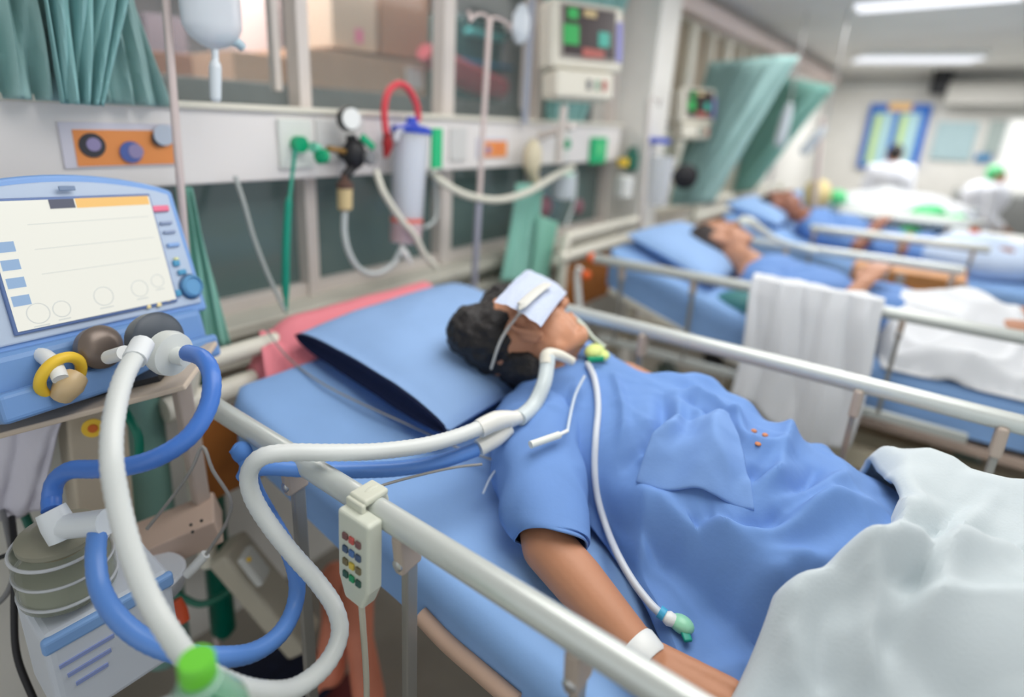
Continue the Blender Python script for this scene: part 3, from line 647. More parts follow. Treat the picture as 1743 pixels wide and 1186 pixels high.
# pillows
def pillow(cs, th, lab, m_='case', opening=True, seed=0):
    """cs: four corners (near-left, near-right, far-right, far-left) of the mid plane"""
    A, B_, C_, D_ = [V(c) for c in cs]; n = (B_ - A).cross(D_ - A).normalized()
    if n.z < 0: n = -n
    base = (A + B_ + C_ + D_) / 4
    t = thing('pillow', lab, 'pillow', base - n * th)
    def P(u, v, s):
        p = A.lerp(B_, u).lerp(D_.lerp(C_, u), v)
        e = max(0, (1 - abs(2 * u - 1) ** 2.6)) ** .5 * max(0, 1 - abs(2 * v - 1) ** 3.0) ** .5
        if v < .5: e = max(e, 0 + .42 * max(0, 1 - abs(2 * u - 1) ** 3) ** .5 * (1 - v * 2) ** .5 if opening else e)
        h = th * e + (.005 * N(u * 5 + seed, v * 5) + .006 * max(0, ridge(u * 3 + seed, v * 3) - .7)) * e
        # pull the sides in where the pillow is full
        k = .03 * math.sin(PI * u); p = p + (C_ - B_).normalized() * (k * (1 - 2 * v) * .3)
        return p + n * (h * s)
    mb = MB(); mb.grid(48, 48, lambda u, v: P(u, v, 1)); mb.grid(48, 48, lambda u, v: P(u, v, -1) )
    bmesh.ops.remove_doubles(mb.bm, verts=mb.bm.verts, dist=.0008)
    cv = obj('pillowcase', mb, m_, t)
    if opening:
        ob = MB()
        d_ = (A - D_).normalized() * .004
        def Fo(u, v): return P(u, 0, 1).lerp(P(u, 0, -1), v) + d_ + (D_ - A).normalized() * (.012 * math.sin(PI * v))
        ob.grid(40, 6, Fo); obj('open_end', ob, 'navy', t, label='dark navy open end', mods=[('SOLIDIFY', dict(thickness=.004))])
    return t
pillow(((.735, 1.12, 1.055), (.735, .635, .985), (1.36, .655, .985), (1.36, 1.16, 1.055)), .062, 'blue pillow with dark open end under the ventilated patient')
pillow(((2.25, .98, 1.13), (2.22, .60, 1.0), (2.85, .58, .99), (2.85, .97, 1.12)), .05, 'blue pillow behind the second patient', opening=False, seed=4)
pillow(((3.9, 1.05, 1.115), (3.9, .72, 1.02), (4.5, .72, 1.02), (4.5, 1.05, 1.115)), .06, 'blue pillow behind the third patient', opening=False, seed=6)

# pink cloth below the pillow
def clothsheet(name, nu, nv, f, m_, lab, cat, th=.004, kind=None):
    return single(name, MB().grid(nu, nv, f), m_, lab, cat, mods=[('SOLIDIFY', dict(thickness=th))])
def fp(u, v):
    y = 1.08 + .17 * v; x = .66 + .62 * u
    z = z1(min(y, 1.15)) + .012 + (.045 * sst(1.13, 1.2, y)) + .004 * N(x * 12, y * 12)
    if u < .22: z -= (.22 - u) ** 2 * 2.2; 
    z -= max(0, y - 1.225) * 1.5
    return V((x, y, z))
clothsheet('pink_cloth', 60, 24, fp, 'pink', 'pink cloth under the far corner of the pillow', 'cloth')
pw = MB().grid(16, 24, lambda u, v: V((.70 - .06 * v + .07 * u, 1.225 - .12 * v - .01 * u, 1.045 - .07 * v * v - .03 * v + .004 * N(u * 5, v * 6))))
single('pink_strap', pw, 'pink', 'pink strap hanging from the pink cloth at the bed corner', 'strap', mods=[('SOLIDIFY', dict(thickness=.004))])
# ================================================================== VENTILATOR
FR = Matrix.Translation(V((.333, 1.125, 1.305))) @ Matrix.Rotation(.215, 4, 'Z') @ Matrix.Rotation(-.294, 4, 'X') @ Matrix.Rotation(.058, 4, 'Y')
vt = thing('ventilator', 'blue ventilator with large lit screen on a beige trolley at the left', 'ventilator', (.30, 1.12, .0))
def arch(x0, x1, z0, zt, bulge, n=16):
    p = [(x0, z0), (x1 + .012, z0)]
    for i in range(n + 1):
        t = i / n; x = x1 + (x0 - x1) * t; p.append((x, zt + bulge * math.sin(PI * t) ** .8))
    return p
obj('housing', MB().prism(arch(-.205, .192, -.135, .112, .034), .06, FR @ Matrix.Translation(V((0, -.004, 0)))), 'vblue', vt, False, mods=[('BEVEL', dict(width=.007, segments=3, limit_method='ANGLE'))])
obj('face_plate', MB().prism(arch(-.195, .178, -.118, .104, .028), .008, FR @ Matrix.Translation(V((0, -.009, 0)))), 'vface', vt, False, mods=[('BEVEL', dict(width=.003, segments=2, limit_method='ANGLE'))])
obj('screen_frame', MB().lbox(FR, (0, -.011, 0), (.274, .006, .211), .002), mat('frame_blue', (96, 120, 170), .4), vt, False)
scr = obj('screen', MB().lbox(FR, (0, -.0145, 0), (.265, .004, .201)), 'screen', vt, False)
obj('header_bar', MB().lbox(FR, (.064, -.018, .0925), (.128, .002, .016)), 'screeno', scr, False)
obj('header_tab', MB().lbox(FR, (-.022, -.018, .0925), (.038, .002, .015)), mat('tab_grey', (130, 135, 160), .5, emit=.3), scr, False)
for k in range(4): obj('screen_key', MB().lbox(FR, (-.118, -.018, .03 - k * .028), (.024, .002, .016)), 'screenb', scr, False)
for k in range(3):
    mb = MB(); mb.lbox(FR, (.02, -.0175, .062 - .04 * k), (.2, .001, .0009)); obj('trace_line', mb, 'screenl', scr, False)
for (x, z, r) in ((-.10, -.078, .016), (-.066, -.078, .013), (.003, -.07, .016), (.068, -.068, .015), (.105, -.06, .012)):
    q = FR @ V((x, -.0165, z)); ax_ = FR.to_3x3() @ V((0, -1, 0)); mb = MB()
    a_ = FR.to_3x3() @ V((1, 0, 0)); b_ = FR.to_3x3() @ V((0, 0, 1))
    mb.tube([q + (a_ * math.cos(t * 2 * PI / 18) + b_ * math.sin(t * 2 * PI / 18)) * r for t in range(19)], .0009, seg=6, step=.05)
    mb.lbox(FR, (x, -.0175, z - r - .004), (r * 1.4, .001, .002)); obj('dial_icon', mb, 'screenl', scr)
for (x, z, wx, wz, m_) in ((.152, .076, .034, .012, mat('alarm_pink', (236, 120, 150), .4)), (.156, .048, .026, .006, mat('key_grey', (150, 165, 195), .4)), (.158, .030, .026, .006, mat('key_grey', (0, 0, 0))),
                         (.159, .004, .026, .008, mat('key_blue', (140, 175, 225), .4)), (.155, -.032, .014, .012, mat('key_teal', (80, 155, 195), .4)), (.162, -.051, .018, .010, mat('key_teal', (0, 0, 0))), (.142, -.09, .013, .013, mat('key_teal', (0, 0, 0))),
                         (.157, -.024, .010, .006, mat('led_yellow', (225, 225, 160), .4)), (.118, -.098, .010, .009, 'led_y2'), (.098, -.104, .010, .009, 'led_y2'), (.078, -.104, .009, .008, 'led_y2'), (.09, -.089, .012, .009, 'monr')):
    if m_ == 'led_y2': m_ = mat('led_cream', (250, 230, 170), .4)
    obj('key', MB().lbox(FR, (x, -.012, z), (wx, .006, wz), .003), m_, vt, False)
obj('turn_knob', MB().lathe(FR @ V((.174, -.006, -.082)), FR.to_3x3() @ V((0, -1, 0)), [(.022, 0), (.022, .012), (.018, .016), (.017, .012), (.0, .012)], seg=28), mat('knob_blue', (104, 160, 205), .35), vt)
obj('knob_ring', MB().lathe(FR @ V((.174, -.0055, -.082)), FR.to_3x3() @ V((0, -1, 0)), [(.026, 0), (.026, .004), (.023, .006)], seg=28), mat('knob_ring_blue', (50, 90, 130), .4), vt)  # darker blue ring around the turn knob
# small crest above the screen
obj('badge', MB().lbox(FR, (-.008, -.018, .118), (.026, .003, .008), .002), mat('badge_grey', (120, 140, 170), .4), vt, False)
# lower body
LB = FR @ Matrix.Translation(V((-.03, .03, -.19)))
obj('lower_body', MB().lbox(FR, (-.012, .055, -.175), (.375, .16, .10), .015), 'vbody', vt, False)
obj('front_recess', MB().lbox(FR, (-.012, -.03, -.205), (.37, .05, .045), .008), 'vbody', vt, False)
axn = FR.to_3x3() @ V((0, -1, 0))
q = AD(278, 592, .92)
obj('gas_outlet_port', MB().lathe(q + V((0, .05, .0)), axn, [(.042, 0), (.044, .008), (.044, .028), (.036, .034)], seg=32), mat('port_dark', (70, 78, 88), .4), vt)
q2 = AD(292, 596, .89)
obj('bacterial_filter', MB().lathe(q2 + axn * -.02, V((.25, -1, -.05)), [(.02, -.01), (.034, 0), (.036, .012), (.034, .024), (.014, .028), (.012, .05)], seg=32), mat('filter_white', (214, 218, 214), .35), vt)
q3 = AD(178, 603, .92)
obj('gas_inlet_port', MB().lathe(q3 + V((0, .04, 0)), axn, [(.034, 0), (.036, .02), (.028, .03), (.014, .034)], seg=28), mat('port_bronze', (120, 108, 100), .35, .4), vt)
obj('port_stub', MB().cyl(AD(185, 608, .90), AD(212, 600, .86), .011), 'white', vt)
yr = obj('yellow_ring', MB().tube([AD(104, 640, .88) + (V((.9, .2, .1)) * math.cos(a) + V((0, -.3, .95)) * math.sin(a)) * .033 for a in [i * 2 * PI / 20 for i in range(21)]], .0085, step=.01), 'yellow', vt)
obj('exhalation_valve', MB().tube([AD(130, 640, .89), AD(118, 655, .88), AD(104, 676, .88)], [.018, .022, .016]), mat('valve_brass', (204, 178, 136), .35), vt)
obj('elbow_fitting', MB().tube([AD(55, 600, .90), AD(75, 606, .89), AD(92, 622, .87), AD(103, 645, .86)], [.009, .012, .012, .011]), 'white', vt)
# trolley below
be = 'beige'
obj('tray', MB().bar(AD(5, 706, .99) , AD(345, 618, 1.02), .20, .010, bev=.003), be, vt, False)
obj('gap_shade', MB().bar(AD(15, 690, 1.02), AD(300, 620, 1.03), .14, .02), 'black', vt, False)  # black bar stands in for the shade between body and tray
col0, col1 = AD(150, 690, 1.06), AD(170, 1000, 1.16)
obj('column', MB().bar(AD(152, 672, 1.08), AD(200, 1120, 1.35), .10, .07, up=V((0, 1, 0)), bev=.006), mat('column_beige', (208, 196, 176), .5), vt, False)
obj('side_post', MB().bar(AD(303, 628, 1.02), AD(352, 905, 1.18), .028, .028, up=V((0, 1, 0)), bev=.004), mat('post_beige', (186, 172, 162), .5), vt, False)
cp = MB().bar(AD(225, 940, 1.08), AD(372, 878, 1.13), .10, .055, bev=.004)
cpo = obj('cross_plate', cp, mat('plate_beige', (200, 176, 160), .5), vt, False)
for (u, v) in ((325, 893), (343, 886), (328, 905)): obj('screw', MB().ell(AD(u, v, 1.055), (.003, .003, .003)), 'dark', cpo)
st = AD(158, 728, 1.03)
sk = obj('sticker', MB().lathe(st, V((-.4, -1, .1)), [(.0175, 0), (.0175, .002)]), mat('sticker_yellow', (250, 205, 60), .5), vt)
obj('sticker_mark', MB().lathe(st + V((-.001, -.003, 0)), V((-.4, -1, .1)), [(.008, 0), (.007, .001)]), mat('sticker_orange', (222, 110, 40), .5), sk)
# base legs and casters
lg = MB().box((.27, 1.1, .10), (.42, .06, .05), bev=.01).box((.1, .95, .10), (.05, .4, .05), bev=.01).box((.42, .95, .10), (.05, .3, .05), bev=.01)
obj('base_frame', lg, mat('base_beige', (170, 160, 148), .5), vt, False)
for (x, y) in ((.1, .76), (.42, .82), (.08, 1.18), (.46, 1.15)):
    obj('caster', MB().cyl((x - .015, y, .045), (x + .015, y, .045), .045, seg=24), 'black', vt)

tk = single('oxygen_cylinder', MB().lathe(V((.40, 1.27, .25)), (.02, 0, 1), [(.05, 0), (.06, .02), (.06, .68), (.045, .75), (.02, .78)], seg=32), 'tankl', 'pale green gas cylinder standing behind the ventilator trolley', 'gas cylinder')
tk2 = single('oxygen_cylinder', MB().lathe(V((.545, 1.26, .2)), (.02, 0, 1), [(.02, 0), (.032, .02), (.032, .72), (.02, .78)], seg=32), 'tank', 'dark green gas cylinder beside the pale one behind the trolley', 'gas cylinder')

# humidifier with glass jar
ba = AD(70, 1088, .78); y0_ = ba.y; bb_ = AY(292, 972, y0_); q = AY(132, 1052, y0_ + .068); q.z = ba.z + .066
hm = thing('humidifier', 'blue-striped white humidifier holding a glass water jar, below the ventilator', 'humidifier', q - V((0, 0, .16)))
R = .062
obj('glass_jar', MB().lathe(q - V((0, 0, .065)), (0, 0, 1), [(R * .8, 0), (R, .01), (R * 1.02, .05), (R, .088), (R * .85, .096)], seg=40), 'jar', hm)
obj('water', MB().lathe(q - V((0, 0, .062)), (0, 0, 1), [(R * .78, 0), (R * .94, .01), (R * .95, .05)], seg=40), mat('jar_water', (182, 186, 170), .15), hm)
for k in (0.02, .055, .088): obj('glass_band', MB().tube([q + V((math.cos(a) * R * 1.0, math.sin(a) * R * 1.0, -.065 + k)) for a in [i * 2 * PI / 24 for i in range(25)]], .0025, seg=8, step=.05), 'clear', hm)
obj('jar_lid', MB().lathe(q + V((0, 0, .030)), (0, 0, 1), [(R * .85, 0), (R * .86, .008), (R * .6, .014), (.03, .018)], seg=40), mat('lid_olive', (150, 148, 132), .3, .1), hm)
obj('heater_ring', MB().tube([q + V((math.cos(a) * .035, math.sin(a) * .035, .02)) for a in [i * 2 * PI / 20 for i in range(21)]], .004, seg=8, step=.05), 'brass', hm)
bw = bb_.x - ba.x; bfr = Matrix.Translation(V((ba.x + bw / 2, y0_ + .07, ba.z - .09)))
obj('base', MB().lbox(bfr, (0, 0, 0), (bw, .14, .17), .012), mat('base_white', (205, 212, 222), .4), hm, False)
obj('blue_stripe', MB().lbox(bfr, (0, -.066, .07), (bw + .004, .014, .026), .006), mat('stripe_blue', (128, 168, 220), .4), hm, False)
for k in range(3): obj('print_line', MB().lbox(bfr, (-.04, -.071, .03 - k * .022), (.07 - .014 * k, .003, .006)), mat('print_blue', (140, 155, 205), .5), hm, False)
obj('support_arm', MB().bar(AD(52, 985, .90), AD(80, 1080, .86), .018, .016, bev=.003), 'white', hm, False)
tp = MB(); tp.tube([AD(86, 868, .80), AD(98, 892, .80), AD(108, 918, .80)], [.019, .021, .018]); tp.tube([AD(100, 897, .80), AD(140, 893, .79), AD(182, 888, .78)], [.017, .017, .018])
wy = single('tube_connector', tp, mat('connector_white', (222, 228, 232), .35), 'white T-shaped connector on top of the humidifier jar', 'connector', smooth=True)

# breathing tubes
tub = lambda pts: [AD(*p) for p in pts]
single('breathing_tube', MB().tube(tub([(243, 588, .80), (212, 640, .74), (194, 710, .69), (190, 780, .66), (200, 850, .65), (220, 930, .64), (250, 1010, .63), (290, 1080, .62), (330, 1130, .62), (390, 1165, .64), (450, 1178, .68), (505, 1170, .72), (555, 1130, .76), (578, 1080, .79), (570, 1035, .81), (540, 990, .83), (500, 945, .83), (460, 895, .82), (430, 845, .81), (424, 805, .80), (445, 778, .79), (490, 770, .80), (560, 770, .82), (640, 768, .86), (720, 758, .90), (780, 742, .95), (830, 722, .99)]), .0125, seg=16, ring=.03, step=.005), 'tube', 'long white corrugated breathing tube looping from ventilator to patient', 'tube')
single('tube_cuff', MB().tube(tub([(243, 585, .80), (229, 612, .772)]), .0155, smooth=False), mat('cuff_white', (226, 230, 232), .35), 'white cuff at the ventilator end of the long white tube', 'cuff')
single('breathing_tube', MB().tube(tub([(318, 600, .86), (345, 610, .83), (360, 640, .80), (355, 690, .78), (325, 740, .76), (275, 775, .75), (220, 793, .76), (165, 798, .78), (120, 800, .80), (95, 818, .81), (88, 845, .81), (88, 868, .80)]), .0125, seg=16, ring=.02, step=.005), 'btube', 'blue breathing tube curling from the ventilator filter to the jar connector', 'tube')
single('breathing_tube', MB().tube(tub([(166, 905, .78), (163, 950, .75), (170, 1000, .73), (195, 1045, .71), (240, 1085, .70), (300, 1110, .70), (370, 1118, .72), (430, 1110, .76), (475, 1080, .80), (500, 1035, .84), (505, 985, .86), (488, 930, .88), (460, 880, .90), (435, 835, .90), (428, 805, .86), (450, 795, .85), (520, 798, .86), (600, 800, .88), (680, 797, .91), (750, 785, .95), (810, 765, .99)]), .0125, seg=16, ring=.02, step=.005), mat('blue_tube_mid', (94, 142, 215), .35), 'second blue breathing tube dipping low from the jar then running under the white tube', 'tube')
ll = single('blue_fold', MB().ell(AD(412, 770, .93), (.016, .02, .018)).tube(tub([(400, 760, .93), (425, 790, .93), (410, 815, .93)]), [.012, .016, .01]), mat('sheet_blue_dark', (84, 132, 200), .8), 'blue knot of cloth tied at the rail by the white tube', 'cloth')
yj = MB(); yj.tube(tub([(815, 730, .98), (845, 716, 1.0), (872, 712, 1.02)]), [.0165, .0175, .014]); yj.tube(tub([(815, 762, .99), (845, 745, 1.005), (866, 728, 1.02)]), [.0155, .015, .013]); yj.tube(tub([(860, 716, 1.01), (888, 708, 1.04)]), [.015, .0125], smooth=False)
single('y_connector', yj, mat('connector_cream', (226, 226, 220), .35), 'white Y-shaped connector joining the two tubes above the shoulder', 'connector')
single('patient_tube', MB().tube(tub([(884, 712, 1.03), (908, 690, 1.07), (925, 655, 1.09), (931, 625, 1.11), (933, 606, 1.12)]), .0145, seg=16, ring=.03, step=.004), mat('translucent_tube', (204, 214, 216), .3), 'short pale tube rising from the Y connector to the neck', 'tube')
single('elbow_connector', MB().tube(tub([(930, 620, 1.11), (932, 604, 1.12), (950, 604, 1.13), (974, 615, 1.15)]), [.0135, .0135, .011, .009], step=.004), 'cream', 'white elbow connector at the patient\'s throat', 'connector')

# green-capped bottle on a small table below the frame
bq = AD(334, 1124, .50); R = .040
bt = thing('plastic_bottle', 'clear greenish plastic bottle with bright green cap at the bottom edge', 'bottle', bq - V((0, 0, .235)))
obj('body', MB().lathe(bq - V((0, 0, .235)), (0, 0, 1), [(R * .9, 0), (R, .01), (R, .14), (R * .92, .15), (R, .16), (R * .96, .175), (R * .6, .20), (.016, .215), (.014, .222)], seg=32), 'bottle', bt)
obj('cap', MB().lathe(bq - V((0, 0, .018)), (0, 0, 1), [(.0155, 0), (.0158, .002), (.0155, .019), (.014, .021)], seg=32), 'lime', bt)
obj('neck_ring', MB().lathe(bq - V((0, 0, .026)), (0, 0, 1), [(.018, 0), (.018, .004)], seg=28), mat('pale_ring', (200, 230, 215), .3), bt)
cpv = AD(300, 1182, .50)
single('plastic_cup', MB().lathe(cpv - V((.01, .0, .14)), (0, 0, 1), [(.022, 0), (.03, .11), (.031, .112), (.028, .11)], seg=32), 'clear', 'pale round plastic cup beside the green-capped bottle', 'cup')
tz = bq.z - .235
tbx = thing('bedside_table', 'small side table carrying the green-capped bottle', 'table', (bq.x, bq.y, 0))
obj('table_top', MB().box((bq.x - .02, bq.y - .03, tz - .012), (.26, .2, .02), bev=.005), 'cream', tbx, False)
for sx in (-.12, .08):
    for sy in (-.11, .05): obj('leg', MB().box((bq.x + sx, bq.y + sy, (tz - .02) / 2), (.02, .02, tz - .02), bev=.003), 'steel', tbx, False)

# white cloth, cables at the far left
def fw_(u, v):
    a = AD(-60, 690, 1.0).lerp(AD(112, 700, 1.0), u); b = AD(-60, 900, 1.08).lerp(AD(70, 868, 1.08), u); p = a.lerp(b, v)
    return p + V((0, -1, 0)) * (.008 * math.sin(u * 17 + v * 2) + .004 * N(u * 6, v * 6))
single('white_towel', MB().grid(40, 30, fw_), mat('lilac_white', (214, 212, 224), .9, bump=.2), 'lilac-white towel hanging below the ventilator at the left edge', 'towel', mods=[('SOLIDIFY', dict(thickness=.003))])
single('black_cable', MB().tube(tub([(20, 880, 1.05), (26, 950, 1.0), (24, 1040, .98), (30, 1120, .97), (62, 1200, .97)]), .0055), 'black', 'black cable hanging down the left edge', 'cable')
single('black_cable', MB().tube(tub([(-30, 960, 1.0), (10, 945, 1.0), (60, 930, 1.0)]), .004), 'black', 'thin black cable crossing at the left edge', 'cable')
single('grey_cable', MB().tube(tub([(-30, 1045, 1.02), (8, 1015, 1.02), (24, 970, 1.02), (12, 900, 1.05), (4, 870, 1.07)]), .005), 'greyp', 'grey cable hanging beside the black ones at the left edge', 'cable')
single('green_hose', MB().tube(tub([(40, 870, 1.1), (48, 890, 1.1), (60, 915, 1.1)]), .008), 'tank', 'short dark green hose below the lilac-white towel', 'hose')
single('green_hose', MB().tube(tub([(205, 690, 1.05), (222, 715, 1.04), (236, 745, 1.04), (236, 790, 1.05)]), .008), mat('hose_green', (0, 120, 96), .4), 'dark green hose curling beside the trolley column', 'hose')
single('green_hose', MB().tube(tub([(300, 1010, 1.35), (340, 1028, 1.35), (380, 1012, 1.38), (410, 985, 1.4)]), .008), mat('hose_green2', (30, 104, 84), .4), 'dark green hose lying low beyond the trolley', 'hose')
wire = mat('grey_wire', (150, 148, 144), .5)
single('grey_wire', MB().tube(tub([(250, 900, .98), (290, 850, .98), (325, 800, .97), (345, 760, .97), (362, 800, .97), (392, 850, .98), (385, 890, .99), (360, 930, 1.0), (350, 945, 1.0)]), .003), wire, 'thin grey wire looping between trolley and bed rail', 'wire')
single('white_plug', MB().tube(tub([(350, 943, 1.0), (335, 960, 1.0), (318, 978, 1.0)]), .0085), 'white', 'small white plug dangling beside the trolley', 'plug')
# monitor sensor lines over the pillow
single('thin_line', MB().tube([V((.70, 1.19, 1.06)), V((.70, 1.1, 1.01)), V((.70, .95, .985)), V((.74, .72, .955)), V((.76, .63, .94)), V((.78, .55, .935))], .0022), wire, 'thin grey line lying on the sheet below the pillow', 'line')
single('thin_line', MB().tube(tub([(610, 850, .83), (640, 830, .86), (700, 812, .90), (770, 796, .94), (820, 790, .97)]), .0022), wire, 'thin tan line running under the blue tube to the shoulder', 'line')
single('thin_line', MB().tube(tub([(822, 840, 1.0), (840, 805, 1.02), (875, 775, 1.04), (905, 755, 1.06)]), .0022), mat('white_wire', (190, 205, 222), .5), 'thin white line rising to the white clip on the sleeve', 'line')

# pendant control
hc = AX(612, 948, .402)
hs = thing('bed_handset', 'cream bed handset with coloured buttons hooked on the near side rail', 'remote control', hc - V((0, 0, .07)))
HF = Matrix.Translation(hc) @ Matrix.Rotation(-PI / 2, 4, 'Z') @ Matrix.Rotation(-.03, 4, 'X')
obj('casing', MB().prism([(-.031, .068), (.031, .068), (.031, -.035), (.018, -.068), (-.018, -.068), (-.031, -.035)], .026, HF @ Matrix.Translation(V((0, -.012, 0)))), mat('handset_cream', (210, 214, 200), .4), hs, False, mods=[('BEVEL', dict(width=.005, segments=3, limit_method='ANGLE'))])
for k, m_ in enumerate((mat('btn_red', (196, 90, 84), .5), mat('btn_blue', (84, 120, 176), .5), mat('btn_yellow', (214, 190, 80), .5), mat('btn_green', (40, 150, 100), .5))):
    for x in (-.013, .0, .013):
        obj('button', MB().lbox(HF, (x, -.0135, .034 - k * .02), (.010, .004, .010), .002), m_ if x == 0 else mat('btn_dark_%d' % k, [(120, 84, 84), (70, 90, 120), (120, 110, 80), (50, 90, 80)][k], .5), hs, False)
rp = AZ(632, 862, 1.05)
hk = MB(); hk.tube([V((.410, hc.y + .012, 1.0)), V((.411, hc.y + .012, 1.04)), V((.419, hc.y + .012, 1.066)), V((.436, hc.y + .012, 1.073)), V((.452, hc.y + .012, 1.066)), V((.459, hc.y + .012, 1.045))], .006, seg=16, flat=.9); hk.box((.431, hc.y + .012, 1.0715), (.042, .034, .010), bev=.004).box((.4085, hc.y + .012, 1.035), (.008, .034, .075), bev=.003)
obj('hook', hk, mat('hook_cream', (206, 208, 192), .45), hs)
obj('cord', MB().tube([hc + V((0, 0, -.066)), hc + V((.0, -.003, -.12)), hc + V((.005, 0, -.25)), hc + V((.01, .02, -.45))], .0045), mat('cord_cream', (196, 192, 176), .5), hs)
single('cloth_strip', MB().tube([AX(716, 1046, .52), AX(760, 1092, .52), AX(815, 1140, .52), AX(880, 1196, .52)], .014), mat('tan_strip', (190, 160, 140), .8), 'tan strap lying along the near bed frame', 'strap')

# things low on the floor beside the bed
single('floor_box', MB().box(AD(95, 1000, 1.75), (.3, .3, .5), bev=.01), mat('floor_grey', (112, 108, 100), .6), 'grey box standing on the floor at the far left', 'box') if False else None
ped = thing('foot_pump', 'long cream pump unit lying low beneath the head of the near bed', 'pump', AD(450, 1000, 1.42))
pfr = [AD(385, 930, 1.36), AD(520, 1090, 1.42)]
obj('casing', MB().bar(pfr[0], pfr[1], .10, .06, bev=.012), mat('pump_cream', (186, 180, 164), .5), ped, False)
pb = obj('control_box', MB().bar(AD(415, 940, 1.28), AD(450, 985, 1.30), .05, .02, bev=.006), mat('pump_white', (204, 206, 202), .4), ped, False)
obj('yellow_key', MB().ell(AD(424, 952, 1.265), (.005, .005, .005)), 'yellow', pb)
single('red_fitting', MB().tube(tub([(298, 1022, 1.1), (306, 1040, 1.1), (312, 1058, 1.1)]), [.012, .014, .012]), mat('rust_red', (200, 80, 44), .5), 'orange-red fitting beside the humidifier', 'fitting')
single('water_bowl', MB().lathe(AD(262, 1000, 1.02), (0, 0, 1), [(.03, -.02), (.05, 0), (.055, .03), (.05, .035)], seg=28), mat('bowl_grey', (196, 200, 206), .4), 'pale grey bowl behind the humidifier', 'bowl')
for i, (u, v, d) in enumerate(((350, 1120, 1.6),)): pass
nb_ = MB(); 
single('navy_bag', MB().box(AD(450, 1190, 1.58), (.34, .26, .14), bev=.05), mat('navy_fabric', (18, 26, 50), .9, var=.3, vscale=60), 'dark navy fabric bag on the floor under the looping tube', 'bag')
# ================================================================== PEOPLE
def hit(u, v, zf, lift=0.0):
    r = ray(u, v); r.normalize(); t = .3
    while t < 6:
        p = r * t + V((0, 0, EYE))
        if p.z < zf(p.x, p.y) + lift: return p
        t += .003
    return p
class Local:
    """head / body builder frame: s side, f front, u up"""
    def __init__(s, c, sd, f, u, k=1): s.c, s.s, s.f, s.u, s.k = V(c), V(sd), V(f), V(u), k
    def __call__(s, a, b, c): return s.c + (s.s * a + s.f * b + s.u * c) * s.k
    @property
    def R(s): return Matrix((s.s, s.f, s.u)).transposed()
def frame(c, u, f, k=1):
    u = V(u).normalized(); f = V(f); f = (f - u * f.dot(u)).normalized(); return Local(c, f.cross(u), f, u, k)
def head_shapes(mb, L):
    k = L.k; R = L.R
    mb.ell(L(0, -.012, .025), (.076 * k, .094 * k, .092 * k), R, 28)
    mb.ell(L(0, .028, -.035), (.060 * k, .062 * k, .080 * k), R, 24)
    mb.ell(L(0, .062, -.094), (.026 * k, .026 * k, .022 * k), R, 16)
    for s_ in (-1, 1):
        mb.ell(L(.044 * s_, .012, -.055), (.028 * k, .050 * k, .046 * k), R, 16)
        mb.ell(L(.038 * s_, .045, -.03), (.026 * k, .03 * k, .026 * k), R, 16)      # cheeks
        mb.ell(L(.030 * s_, .078, .004), (.016 * k, .010 * k, .009 * k), R, 14)       # closed lids
        mb.ell(L(.030 * s_, .080, .026), (.024 * k, .010 * k, .007 * k), R, 14)       # brows
        mb.cap(L(.052 * s_, .0, -.075), L(.02 * s_, .055, -.098), .022 * k, .018 * k, 12)  # jaw line
        mb.ell(L(.076 * s_, -.010, -.012), (.010 * k, .019 * k, .030 * k), R, 16)     # ears
        mb.tube([L(.082 * s_, -.004, -.030), L(.088 * s_, -.012, -.012), L(.092 * s_, -.022, .010), L(.091 * s_, -.018, .024), L(.086 * s_, -.002, .022), L(.082 * s_, .006, .008)], .0062 * k, seg=10)
        mb.ell(L(.083 * s_, -.003, -.034), (.006 * k, .008 * k, .010 * k), R, 12)
    mb.cap(L(0, .086, .012), L(0, .108, -.030), .008 * k, .013 * k, 12)                # nose
    for s_ in (-1, 1): mb.ell(L(.011 * s_, .098, -.033), (.009 * k, .010 * k, .008 * k), R, 10)
    mb.ell(L(0, .086, -.058), (.024 * k, .011 * k, .007 * k), R, 14); mb.ell(L(0, .083, -.070), (.021 * k, .011 * k, .007 * k), R, 14)
def hand_shapes(mb, wrist, d, n, k=1, curl=.35, side=1):
    """d along the hand, n back-of-hand normal"""
    d = V(d).normalized(); n = V(n); n = (n - d * n.dot(d)).normalized(); w = d.cross(n) * side
    W = V(wrist)
    for t in (-.026, -.009, .009, .026):
        mb.cap(W + w * t * .55 * k, W + d * .085 * k + w * t * k, .0135 * k, .0115 * k, 12)
    for t, L in ((-.028, .056), (-.0095, .070), (.0095, .076), (.028, .068)):
        b = W + d * .085 * k + w * t * k; a1 = d * math.cos(curl) - n * math.sin(curl); a2 = d * math.cos(curl * 2.2) - n * math.sin(curl * 2.2); a3 = d * math.cos(curl * 3.2) - n * math.sin(curl * 3.2)
        p1 = b + a1 * L * .45 * k; p2 = p1 + a2 * L * .32 * k; p3 = p2 + a3 * L * .23 * k
        mb.cap(b, p1, .0092 * k, .0082 * k, 10); mb.cap(p1, p2, .0082 * k, .0074 * k, 10); mb.cap(p2, p3, .0074 * k, .0066 * k, 10)
    b = W + d * .022 * k + w * .022 * k; p1 = b + (d * .7 + w * .65 - n * .2).normalized() * .042 * k; p2 = p1 + (d * .9 + w * .25 - n * .25).normalized() * .03 * k
    mb.cap(b, p1, .013 * k, .0095 * k, 10); mb.cap(p1, p2, .0095 * k, .0078 * k, 10)

